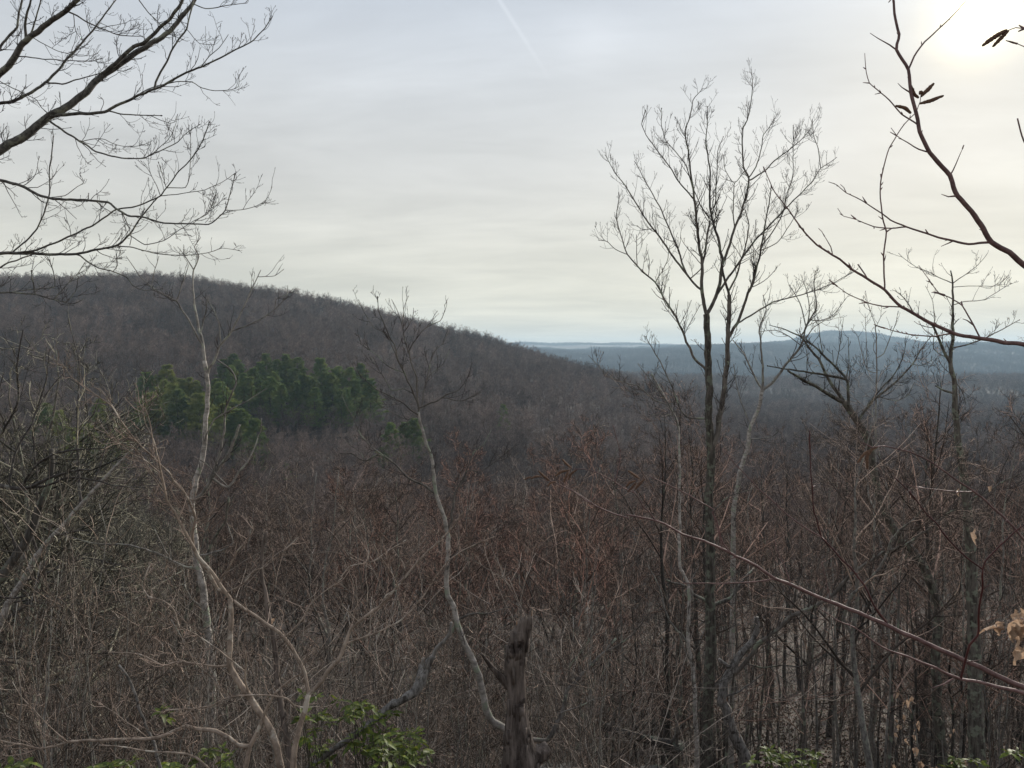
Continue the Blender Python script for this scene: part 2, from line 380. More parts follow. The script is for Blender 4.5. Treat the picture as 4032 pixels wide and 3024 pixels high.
foliage('pine_needles_warm', (0.13, 0.17, 0.04), (0.20, 0.23, 0.055), (0.33, 0.32, 0.08), 0.25, trans=0.3, var=0.2)
foliage('dry_leaf', (0.30, 0.19, 0.125), (0.42, 0.29, 0.20), (0.52, 0.39, 0.29), 6, rough=0.6, trans=0.4, var=0.25)
foliage('litter_leaf', (0.03, 0.018, 0.011), (0.07, 0.042, 0.026), (0.15, 0.092, 0.056), 6, rough=0.9, trans=0.1, var=0.5)
foliage('laurel_leaf', (0.045, 0.075, 0.014), (0.10, 0.135, 0.022), (0.23, 0.235, 0.04), 3.0, rough=0.55, trans=0.4, var=0.45)

def ground_mat():
    m = bpy.data.materials.new('leaf_litter'); m.use_nodes = True; MATS['leaf_litter'] = m
    nt = m.node_tree; N = nt.nodes; L = nt.links; b = N['Principled BSDF']; b.inputs['Roughness'].default_value = 0.9
    geo = N.new('ShaderNodeNewGeometry')
    n1 = N.new('ShaderNodeTexNoise'); n1.inputs['Scale'].default_value = 0.35; n1.inputs['Detail'].default_value = 8; n1.inputs['Roughness'].default_value = 0.75
    L.new(geo.outputs['Position'], n1.inputs['Vector'])
    n2 = N.new('ShaderNodeTexVoronoi'); n2.inputs['Scale'].default_value = 9.0; L.new(geo.outputs['Position'], n2.inputs['Vector'])
    r = N.new('ShaderNodeValToRGB'); e = r.color_ramp.elements; e.new(0.5)
    for k, (p, c) in enumerate(((0.30, (0.02, 0.013, 0.009)), (0.5, (0.065, 0.041, 0.026)), (0.7, (0.13, 0.082, 0.05)))): e[k].position = p; e[k].color = (*c, 1)
    L.new(n1.outputs[0], r.inputs[0])
    mx = N.new('ShaderNodeMix'); mx.data_type = 'RGBA'; mx.blend_type = 'MULTIPLY'; mx.inputs[0].default_value = 0.6
    L.new(r.outputs[0], mx.inputs['A']); L.new(n2.outputs['Color'], mx.inputs['B'])
    L.new(mx.outputs['Result'], b.inputs['Base Color'])
    bp = N.new('ShaderNodeBump'); bp.inputs['Strength'].default_value = 0.8; bp.inputs['Distance'].default_value = 0.08
    L.new(n2.outputs['Distance'], bp.inputs['Height']); L.new(bp.outputs[0], b.inputs['Normal'])
    return m
ground_mat()
M = MATS

def build_terrain():
    ys = np.concatenate([np.linspace(-70, 0, 15)[:-1], np.linspace(0, 60, 90)[:-1], np.geomspace(60, 9150, 220)])
    us = np.linspace(-1, 1, 181); us = 1.38 * (0.6 * us + 0.4 * us ** 3)
    Y, U = np.meshgrid(ys, us, indexing='ij')
    X = U * (np.maximum(Y, 0) + 70.0)
    Z = H(X, Y)
    V = np.stack([X, Y, Z], -1).reshape(-1, 3)
    nr, ncol = Y.shape
    i = (np.arange(nr - 1)[:, None] * ncol + np.arange(ncol - 1)[None]).ravel()
    me = make_mesh('terrain', V, [np.stack([i, i + 1, i + ncol + 1, i + ncol], -1)], M['leaf_litter'])
    o = link(bpy.data.objects.new('terrain', me))
    tag(o, 'leaf-covered brown hillsides and valley under the woods', 'terrain', kind='structure')
build_terrain()

# ------------------------------------------------------------------ tree prototypes (unlinked data, copied below)
def poly(base, top, n, wob, r=None):
    g = r or rng
    t = np.linspace(0, 1, n)[:, None]
    P = np.asarray(base)[None] * (1 - t) + np.asarray(top)[None] * t
    w = np.cumsum(g.standard_normal((n, 3)), 0) * wob; w -= t * w[-1]; w[:, 2] *= 0.2; w[0] = 0
    return P + w

def proto_tree(seed, h=14.0, r0=0.16, crown0=0.35, nl=12, spread=0.42, lean=0.05, fork=False, twigr=0.006,
               n2=7, n3=6, n4=4, up=0.5, sides=7, la=(30, 60), stems=1, wobble=0.009):
    g = np.random.default_rng(seed)
    trunk, crown = Tubes(), Tubes()
    TP, TR = [], []
    for s in range(stems):
        off = g.standard_normal(3) * [0.12, 0.12, 0] * (stems > 1)
        top = np.array([g.standard_normal() * lean * h, g.standard_normal() * lean * h, h * g.uniform(0.8, 1.0)]) + off * (6 if stems > 1 else 0) * h / 8
        P = poly(off + [0, 0, -0.8], top, 16, wobble * h, g)
        R = r0 * (1.0 - 0.93 * np.linspace(0, 1, 16) ** 0.85) * (0.8 if s else 1); R[0] *= 1.35
        TP.append(P); TR.append(R)
        if fork and s == 0:
            k = int(16 * g.uniform(0.35, 0.5)); q = top + np.array([g.uniform(-.25, .25), g.uniform(-.25, .25), -0.05]) * h
            P2 = poly(P[k], q, 16, 0.01 * h, g); R2 = R[k] * 0.8 * (1 - 0.92 * np.linspace(0, 1, 16)); TP.append(P2); TR.append(R2)
    TP = np.stack(TP); TR = np.stack(TR)
    trunk.add(TP, np.maximum(TR, twigr), sides)
    P1, R1 = kids(TP, TR, nl, crown0, 0.98, la, lf=(spread * 0.55, spread), rr=0.55, npt=8, up=up, wob=0.11, rmin=twigr, r=g, front=0.7)
    crown.add(P1, R1, 5)
    P2, R2 = kids(P1, R1, n2, 0.25, 1.0, (25, 60), lf=(0.3, 0.6), rr=0.6, npt=6, up=up * 0.9, wob=0.14, rmin=twigr, r=g)
    crown.add(P2, R2, 4)
    P3, R3 = kids(P2, R2, n3, 0.2, 1.0, (25, 60), lf=(0.3, 0.65), rr=0.62, npt=5, up=up * 0.8, wob=0.16, rmin=twigr, r=g)
    crown.add(P3, R3, 3)
    if n4:
        P4, R4 = kids(P3, R3, n4, 0.25, 1.0, (25, 60), lf=(0.3, 0.7), rr=0.65, npt=4, up=up * 0.7, wob=0.16, rmin=twigr * 0.8, r=g)
        crown.add(P4, R4, 3)
    return trunk, crown

class Proto: pass
def make_proto(key, tm, cm, **kw):
    t, c = proto_tree(**kw)
    p = Proto(); p.h = kw.get('h', 14.0)
    p.trunk = t.build(key + '_trunk', M[tm], rough=0.04); p.crown = c.build(key + '_crown', M[cm], cap=False)
    return p
PROTO = {}
for s in range(4):
    PROTO['grey%d' % s] = make_proto('grey', 'grey_bark', 'twig_grey', seed=20 + s, h=14, r0=0.15, crown0=0.3, nl=15, spread=0.45, fork=s % 2 == 0)
for s in range(3):
    PROTO['brown%d' % s] = make_proto('brown', 'oak_bark', 'twig_brown', seed=30 + s, h=13, r0=0.14, crown0=0.22, nl=18, spread=0.42, fork=s == 1, la=(35, 75), up=0.4)
for s in range(2):
    PROTO['tall%d' % s] = make_proto('tall', 'dark_bark', 'twig_brown', seed=40 + s, h=17, r0=0.19, crown0=0.5, nl=14, spread=0.36, wobble=0.004)
for s in range(3):
    PROTO['olive%d' % s] = make_proto('olive', 'lichen_bark', 'twig_olive', seed=50 + s, h=12, r0=0.17, crown0=0.2, nl=20, spread=0.5, fork=True, la=(45, 85), up=0.3, n3=5, n4=3)
for s in range(2):
    PROTO['maple%d' % s] = make_proto('maple', 'grey_bark', 'twig_red', seed=60 + s, h=11, r0=0.09, crown0=0.25, nl=16, spread=0.4, la=(20, 45), up=0.6, n3=7)
for s in range(2):
    PROTO['pale%d' % s] = make_proto('pale', 'pale_bark', 'twig_grey', seed=70 + s, h=13, r0=0.10, crown0=0.35, nl=12, spread=0.36, la=(20, 45), up=0.6)
for s in range(3):
    PROTO['pole%d' % s] = make_proto('pole', ['dark_bark', 'grey_bark', 'oak_bark'][s], 'twig_brown', seed=90 + s, h=10, r0=0.06, crown0=0.3, nl=12, spread=0.28, la=(40, 75), up=0.4, n2=5, n3=4, n4=2, wobble=0.005, twigr=0.005, sides=6)
for s in range(3):
    PROTO['sapling%d' % s] = make_proto('sapling', 'grey_bark', ['twig_tan', 'twig_grey', 'twig_tan'][s], seed=80 + s, h=4.5, r0=0.03, crown0=0.12, nl=8, spread=0.6, la=(25, 65), up=0.45,
                                        stems=3, n2=4, n3=3, n4=0, twigr=0.0042, sides=5)
for s in range(3):
    PROTO['arch%d' % s] = make_proto('arch', 'pale_bark', 'twig_pale', seed=95 + s, h=3.2, r0=0.02, crown0=0.1, nl=7, spread=0.85, la=(25, 80), up=0.25, stems=3, n2=3, n3=2, n4=0, twigr=0.004, wobble=0.02, sides=6)

# ---- limits for how high the crowns reach, by direction: photo column (4032 wide) -> photo row
LIMX = np.array([-900, 0, 300, 470, 620, 800, 1100, 1650, 1850, 2100, 2350, 2700, 3050, 3500, 3700, 4032, 5000])
LIMY = np.array([1100, 1190, 1260, 1330, 1760, 1800, 1840, 1840, 1760, 1720, 1640, 1560, 1620, 1580, 1440, 1340, 1250])
def max_height(x, y, z, margin=0):
    sx = CX + F * x / y
    row = np.interp(sx, LIMX, LIMY) + margin
    return CAMZ - (row - HOR) / F * y - z

LABELS = {
 'grey': ('bare_tree', 'leafless grey-barked tree in the crowded woods down the slope', 'tree'),
 'brown': ('bare_tree', 'leafless brown-twigged oak in the crowded woods down the slope', 'tree'),
 'tall': ('bare_tree', 'leafless tall dark-trunked tree rising from the leaf-covered slope', 'tree'),
 'olive': ('bare_tree', 'leafless olive-grey tree with wide fine branches crowding the slope', 'tree'),
 'maple': ('red_budded_maple', 'slim leafless maple with reddish budding twigs below the overlook', 'tree'),
 'pale': ('bare_tree', 'leafless slender pale-barked tree in the woods down the slope', 'tree'),
 'pole': ('young_tree', 'leafless thin straight young tree in the crowded woods down the slope', 'tree'),
 'arch': ('arching_sapling', 'thin pale arching sapling in the brush of the slope', 'sapling'),
 'sapling': ('bare_sapling', 'small bare many-stemmed sapling in the brush of the slope', 'sapling')}
GROUPS = {k: 'bare trees in the woods below the overlook' for k in LABELS}
GROUPS['maple'] = 'red-budded maples below the overlook'; GROUPS['arch'] = 'pale arching saplings in the brush'; GROUPS['sapling'] = 'bare saplings in the brush'
def plant(kind, x, y, h, rz=None):
    keys = [k for k in PROTO if k.rstrip('0123456789') == kind]
    p = PROTO[keys[rng.integers(len(keys))]]
    nm, lab, cat = LABELS[kind]
    z = float(H(x, y))
    e = thing(nm, lab, cat, (x, y, z), GROUPS[kind])
    s = h / p.h; e.scale = (s, s, s); e.rotation_euler = (rng.normal() * 0.03, rng.normal() * 0.03, rng.uniform(0, 6.283) if rz is None else rz)
    link(bpy.data.objects.new('trunk', p.trunk), e); link(bpy.data.objects.new('crown', p.crown), e)
    return e

def woods():
    n = 0
    y = 15.0; cells = []
    while y < 118:
        sp = 4.3 + y * 0.022
        half = 0.72 * y + 3
        k = int(2 * half / sp)
        for q in range(k):
            cells.append((-half + (q + rng.uniform(0.1, 0.9)) * 2 * half / k, y + rng.uniform(-0.45, 0.45) * sp))
        y += sp * 0.9
    for x, yy in cells:
        z = float(H(x, yy)); hm = float(max_height(x, yy, z, rng.uniform(0, 60)))
        if hm < 4.0: continue
        sx = CX + F * x / yy
        if 1380 < sx < 1650 and yy < 22: continue
        if sx < 700 and (yy < 20 or rng.random() < 0.4): continue
        h = min(hm, rng.uniform(12, 17.5))
        u = rng.random()
        if sx < 700: kind = 'olive' if u < 0.75 else 'brown'
        elif sx > 2500: kind = 'tall' if (u < 0.45 and h > 9) else ('grey' if u < 0.85 else 'pale')
        elif 1400 < sx < 2500 and yy < 60: kind = 'maple' if u < 0.5 else ('brown' if u < 0.85 else 'grey')
        else: kind = 'brown' if u < 0.5 else ('grey' if u < 0.85 else 'pale')
        plant(kind, x, yy, h); n += 1
    print('woods trees', n)
    m = 0
    y = 8.5
    while y < 30:
        sp = 1.25 + y * 0.03; half = 0.7 * y + 1.0; k = int(2 * half / sp)
        for q in range(k):
            x = -half + (q + rng.uniform(0, 1)) * 2 * half / k; yy = y + rng.uniform(-.5, .5) * sp
            z = float(H(x, yy)); sx = CX + F * x / yy
            hm = float(max_height(x, yy, z, rng.uniform(250, 700)))
            if hm < 1.0: continue
            if sx > 2450 and (yy < 14 or rng.random() < 0.35): continue
            if rng.random() < (0.3 if sx > 700 else 0.55): continue
            plant('sapling', x, yy, min(hm, rng.uniform(2.2, 5.0))); m += 1
        y += sp * 0.85
    print('saplings', m)
woods()
def poles():
    for k in range(105):
        sx = rng.uniform(2350, 4150); y = rng.uniform(15, 36); x = (sx - CX) / F * y; z = float(H(x, y))
        h = min(float(max_height(x, y, z, rng.uniform(60, 500))), rng.uniform(6, 11))
        if h > 3: plant('pole', x, y, h)
    for k in range(18):
        sx = rng.uniform(100, 2450)
        if 1880 < sx < 2250: continue
        y = rng.uniform(6.8, 10.0); x = (sx - CX) / F * y; z = float(H(x, y))
        h = min(float(max_height(x, y, z, rng.uniform(450, 950))), 3.0)
        if h > 0.8: plant('sapling', x, y, h)
    for k in range(28):
        sx = rng.uniform(0, 2380); y = rng.uniform(6.5, 14); x = (sx - CX) / F * y; z = float(H(x, y))
        if 1900 < sx < 2230 and y < 7.6: continue
        h = min(float(max_height(x, y, z, rng.uniform(380, 950) + (400 if sx < 700 else 0))), rng.uniform(2.0, 4.0))
        if h > 1.0: plant('arch', x, y, h)
poles()

# ------------------------------------------------------------------ far woods: geometry-node instances (nobody could count them)
def scatter(name, label, pts, scale, protos, cat='woods'):
    coll = bpy.data.collections.new(name + '_source')
    for k, me in enumerate(protos):
        coll.objects.link(bpy.data.objects.new('%s_source_%d' % (name, k), me))
    n = len(pts)
    me = bpy.data.meshes.new(name); me.vertices.add(n); me.vertices.foreach_set('co', np.asarray(pts, np.float32).ravel())
    a = me.attributes.new('sc', 'FLOAT', 'POINT'); a.data.foreach_set('value', np.asarray(scale, np.float32))
    a = me.attributes.new('pick', 'INT', 'POINT'); a.data.foreach_set('value', rng.integers(0, len(protos), n).astype(np.int32))
    rot = np.stack([rng.normal(0, 0.05, n), rng.normal(0, 0.05, n), rng.uniform(0, 6.283, n)], -1)
    a = me.attributes.new('rot', 'FLOAT_VECTOR', 'POINT'); a.data.foreach_set('vector', rot.astype(np.float32).ravel())
    o = link(bpy.data.objects.new(name, me))
    ng = bpy.data.node_groups.new(name, 'GeometryNodeTree')
    ng.interface.new_socket('Geometry', in_out='INPUT', socket_type='NodeSocketGeometry')
    ng.interface.new_socket('Geometry', in_out='OUTPUT', socket_type='NodeSocketGeometry')
    N, L = ng.nodes, ng.links
    gi, go = N.new('NodeGroupInput'), N.new('NodeGroupOutput')
    ci = N.new('GeometryNodeCollectionInfo'); ci.inputs[0].default_value = coll
    ci.inputs['Separate Children'].default_value = True; ci.inputs['Reset Children'].default_value = True
    ip = N.new('GeometryNodeInstanceOnPoints'); ip.inputs['Pick Instance'].default_value = True
    def na(nm, t):
        q = N.new('GeometryNodeInputNamedAttribute'); q.data_type = t; q.inputs[0].default_value = nm; return q.outputs[0]
    L.new(gi.outputs[0], ip.inputs['Points']); L.new(ci.outputs[0], ip.inputs['Instance'])
    L.new(na('pick', 'INT'), ip.inputs['Instance Index']); L.new(na('sc', 'FLOAT'), ip.inputs['Scale'])
    L.new(na('rot', 'FLOAT_VECTOR'), ip.inputs['Rotation'])
    L.new(ip.outputs[0], go.inputs[0])
    md = o.modifiers.new('scatter', 'NODES'); md.node_group = ng
    return tag(o, label, cat, kind='stuff')

def joined(t, c, name, mat):
    q = Tubes(); q.items = {}
    for src in (t, c):
        for k, v in src.items.items(): q.items.setdefault(k, []).extend(v)
    return q.build(name, mat, cap=False)
def far_protos():
    out = []
    for s in range(5):
        t, c = proto_tree(seed=200 + s, h=15, r0=0.22, crown0=0.32, nl=14, spread=0.5, twigr=0.022, n2=6, n3=5, n4=2, up=0.35, sides=4, fork=s % 2 == 0, la=(35, 68))
        out.append(joined(t, c, 'far_tree_%d' % s, M['far_twig']))
    return out
FAR = far_protos()
def fan(y0, y1, sp0, grow, half=0.78, umin=None, umax=None):
    pts = []; y = y0
    while y < y1:
        sp = sp0 + y * grow; h = half * y; k = max(1, int(2 * h / sp))
        x = -h + (np.arange(k) + rng.random(k)) * 2 * h / k
        yy = y + rng.uniform(-.5, .5, k) * sp
        pts.append(np.stack([x, yy], -1)); y += sp
    p = np.concatenate(pts)
    if umin is not None: p = p[p[:, 0] / p[:, 1] > umin]
    if umax is not None: p = p[p[:, 0] / p[:, 1] < umax]
    return p

PINES = []   # (x, y, h)
def pine_spots():
    g = np.random.default_rng(5)
    # photo column range, distance range, count
    for (a, b, d0, d1, n, h0, h1) in ((560, 900, 255, 298, 16, 18, 23), (880, 1460, 285, 335, 34, 17, 22), (860, 1010, 225, 255, 4, 17, 21),
                                      (150, 560, 200, 260, 8, 15, 20), (1530, 1660, 235, 262, 3, 15, 19)):
        for k in range(n):
            sx = a + (k + g.uniform(0.1, 0.9)) * (b - a) / n; y = g.uniform(d0, d1)
            PINES.append(((sx - CX) / F * y, y, g.uniform(h0, h1)))
    for sx, y, h in ((1125, 215, 10), (1000, 200, 9), (1980, 330, 14), (2900, 190, 14), (2960, 200, 10)):
        PINES.append(((sx - CX) / F * y, y, h))
pine_spots()

def far_woods():
    pxy = np.array([(a, b) for a, b, c in PINES])
    def keep(p, r=4.5):
        d = np.hypot(p[:, None, 0] - pxy[None, :, 0], p[:, None, 1] - pxy[None, :, 1]).min(1)
        return p[d > r]
    p = keep(fan(120, 330, 5.4, 0.0))
    z = H(p[:, 0], p[:, 1]); hm = max_height(p[:, 0], p[:, 1], z, 0)
    sxp = CX + F * p[:, 0] / p[:, 1]; far_lim = np.where(sxp < 1700, 1690, 1560) + rng.uniform(-10, 40, len(p)); far_lim = np.where(p[:, 1] > 268, 1400, far_lim)
    hm = np.maximum(hm, CAMZ - (far_lim - HOR) / F * p[:, 1] - z)
    hgt = np.minimum(np.where((p[:, 1] > 268) & (sxp < 1600), rng.uniform(8, 13, len(p)), rng.uniform(12, 17.5, len(p))), hm); ok = hgt > 5
    # keep the pine stand in view: shorter trees in front of it
    scatter('valley_woods', 'dense brown leafless woods filling the valley below the hill', np.column_stack([p, z - 0.2])[ok], hgt[ok] / 15, FAR)
    p = keep(fan(330, 1000, 5.8, 0.0005)); z = H(p[:, 0], p[:, 1])
    scatter('hillside_woods', 'grey-brown leafless woods covering the long rounded hill', np.column_stack([p, z - 0.3]), rng.uniform(0.72, 1.0, len(p)) + 0.14 * (rng.random(len(p)) < 0.4), FAR)
    p = fan(1000, 1650, 8, 0.001, umin=-0.15); z = H(p[:, 0], p[:, 1])
    scatter('lowland_woods', 'brown leafless woods on the low rise beyond the valley', np.column_stack([p, z - 0.3]), rng.uniform(0.9, 1.25, len(p)), FAR)
    # clumps for the blue ridges
    g = np.random.default_rng(77); clump = []
    for s in range(3):
        q = Tubes()
        for k in range(7):
            t, c = proto_tree(seed=300 + s * 10 + k, h=14, r0=0.3, crown0=0.3, nl=9, spread=0.5, twigr=0.09, n2=5, n3=3, n4=0, sides=3)
            o_ = np.array([g.uniform(-11, 11), g.uniform(-11, 11), 0])
            for src in (t, c):
                for kk, v in src.items.items(): q.items.setdefault((kk[0], 3), []).extend([(a + o_, b) for a, b in v])
        clump.append(q.build('ridge_clump', M['ridge_twig'], cap=False))
    p = np.concatenate([fan(1640, 4900, 12.5, 0.0022, umin=-0.08), fan(6000, 7300, 30, 0.001, umin=-0.05, umax=0.5)])
    z = H(p[:, 0], p[:, 1])
    scatter('ridge_woods', 'hazy blue leafless woods along the far ridges', np.column_stack([p, z - 0.3]), rng.uniform(0.8, 1.3, len(p)), clump)
    print('ridge', len(p))
far_woods()

# ------------------------------------------------------------------ pines
def pine_proto(seed, mat='pine_needles'):
    g = np.random.default_rng(seed); h = 22.0
    t = Tubes(); P = poly((0, 0, -0.4), (g.normal() * .3, g.normal() * .3, h), 14, 0.05, g); R = 0.28 * (1 - 0.95 * np.linspace(0, 1, 14)); t.add(P, R, 6)
    bt = Tubes(); BP = []
    zz = h * 0.22
    while zz < h * 0.985:
        f = (zz / h - 0.22) / 0.78
        Lb = (4.6 * (1 - f) ** 0.75 + 0.5) * g.uniform(0.75, 1.15)
        n = g.integers(4, 7); a0 = g.uniform(0, 6.28)
        for k in range(n):
            if g.random() < 0.12: continue
            a = a0 + k / n * 6.283 + g.normal() * 0.2; L_ = Lb * g.uniform(0.6, 1.15)
            q = np.linspace(0, 1, 6); rise = g.uniform(-0.05, 0.22) + 0.35 * f
            pts = np.stack([np.cos(a) * L_ * q, np.sin(a) * L_ * q, zz + L_ * (rise * q + 0.12 * q ** 2)], -1)
            BP.append(pts)
        zz += g.uniform(0.65, 1.05)
    BP = np.stack(BP); BR = np.linspace(0.05, 0.012, 6)[None].repeat(len(BP), 0); t.add(BP, BR, 3)
    P2, R2 = kids(BP, BR, 7, 0.3, 1.0, (30, 65), lf=(0.2, 0.45), npt=4, up=0.35, rmin=0.01, r=g, flat=0.7)
    trunk = t.build('pine_trunk', M['pine_bark'])
    # needle tufts: small upswept blades round each shoot
    allP = [BP[:, 3:6], P2[:, 1:4]]
    tips = np.concatenate([a.reshape(-1, 3) for a in allP]); dirs = np.concatenate([norm(np.diff(a, axis=1, append=2 * a[:, -1:] - a[:, -2:-1])).reshape(-1, 3) for a in allP])
    rep = 20
    c = np.repeat(tips, rep, 0) + g.normal(0, 0.16, (len(tips) * rep, 3)); d = np.repeat(dirs, rep, 0)
    d = norm(d * 0.7 + g.normal(0, 0.55, d.shape) + UP * 0.45)
    s = norm(np.cross(d, g.normal(0, 1, d.shape))); L_ = g.uniform(0.22, 0.48, (len(d), 1)); w = g.uniform(0.018, 0.045, (len(d), 1))
    V = np.stack([c - s * w, c + s * w, c + d * L_ + s * w * 0.6, c + d * L_ - s * w * 0.6], 1).reshape(-1, 3)
    Fq = np.arange(len(V)).reshape(-1, 4)
    crown = make_mesh('pine_crown', V, [Fq], M[mat], smooth=False)
    return trunk, crown, h
PP = [pine_proto(400 + k) for k in range(3)] + [pine_proto(410 + k, 'pine_needles_warm') for k in range(2)]
for k, (x, y, h) in enumerate(PINES):
    t, c, h0 = PP[rng.integers(3, 5) if (x / y < -0.365 and rng.random() < 0.65) else rng.integers(3)]
    small = h < 15
    e = thing('pine_tree', 'green pine standing alone among the bare valley trees' if small else 'tall dark green pine in the stand below the bare hill', 'pine', (x, y, float(H(x, y)) - 0.2),
              'lone pines among bare trees' if small else 'pines of the stand in the valley')
    s = h / h0; w = s * rng.uniform(1.15, 1.5); e.scale = (w, w, s); e.rotation_euler = (0, 0, rng.uniform(0, 6.28))
    link(bpy.data.objects.new('trunk', t), e); link(bpy.data.objects.new('crown', c), e)
# ------------------------------------------------------------------ the near trees, laid out limb by limb
# limbs were measured on crops of the photo: origin and width of each crop in photo pixels
REG = {'A': (0, 0, 1344), 'B': (0, 1008, 1344), 'C': (0, 2016, 1344), 'D': (1344, 1008, 1344), 'E': (1344, 2016, 1344),
       'F': (2688, 0, 1344), 'G': (2688, 1008, 1344), 'H': (2688, 2016, 1344), 'I': (1900, 250, 1600), 'J': (2000, 1300, 1000),
       'K': (3000, 1000, 1032), 'L': (2300, 2200, 1040), 'M': (700, 1900, 700), 'S': (0, 0, 2212)}
def pix(segs):
    """'A x,y x,y B x,y ...' -> photo pixels"""
    out = []; reg = None; k0 = None
    for tok in segs.split():
        if tok in REG:
            reg = REG[tok]; k0 = k0 or reg[2] / 2212.0; continue
        a, b = tok.split(','); k = reg[2] / 2212.0
        out.append((reg[0] + float(a) * k, reg[1] + float(b) * k))
    pix.k0 = k0
    return np.array(out), reg[2] / 2212.0

def spline(P, step):
    """Catmull-Rom through the rows of P, sampled about every `step` of the first two columns"""
    P = np.asarray(P, float)
    if len(P) == 2: Q = np.vstack([2 * P[0] - P[1], P, 2 * P[1] - P[0]])
    else: Q = np.vstack([2 * P[0] - P[1], P, 2 * P[-1] - P[-2]])
    out = []
    for i in range(1, len(Q) - 2):
        n = max(1, int(round(np.linalg.norm(Q[i + 1, :2] - Q[i, :2]) / step)))
        t = np.linspace(0, 1, n, endpoint=False)[:, None]
        a, b, c, d = Q[i - 1], Q[i], Q[i + 1], Q[i + 2]
        out.append(0.6 * 0.5 * (2 * b + (c - a) * t + (2 * a - 5 * b + 4 * c - d) * t ** 2 + (3 * b - a - 3 * c + d) * t ** 3) + 0.4 * (b * (1 - t) + c * t))
    out.append(Q[-2][None]); return np.concatenate(out)

def resample(P, R, m):
    L_ = np.concatenate([[0], np.cumsum(np.linalg.norm(np.diff(P, axis=0), axis=1))]); t = np.linspace(0, L_[-1], m)
    return np.stack([np.interp(t, L_, P[:, k]) for k in range(3)], -1), np.interp(t, L_, R)

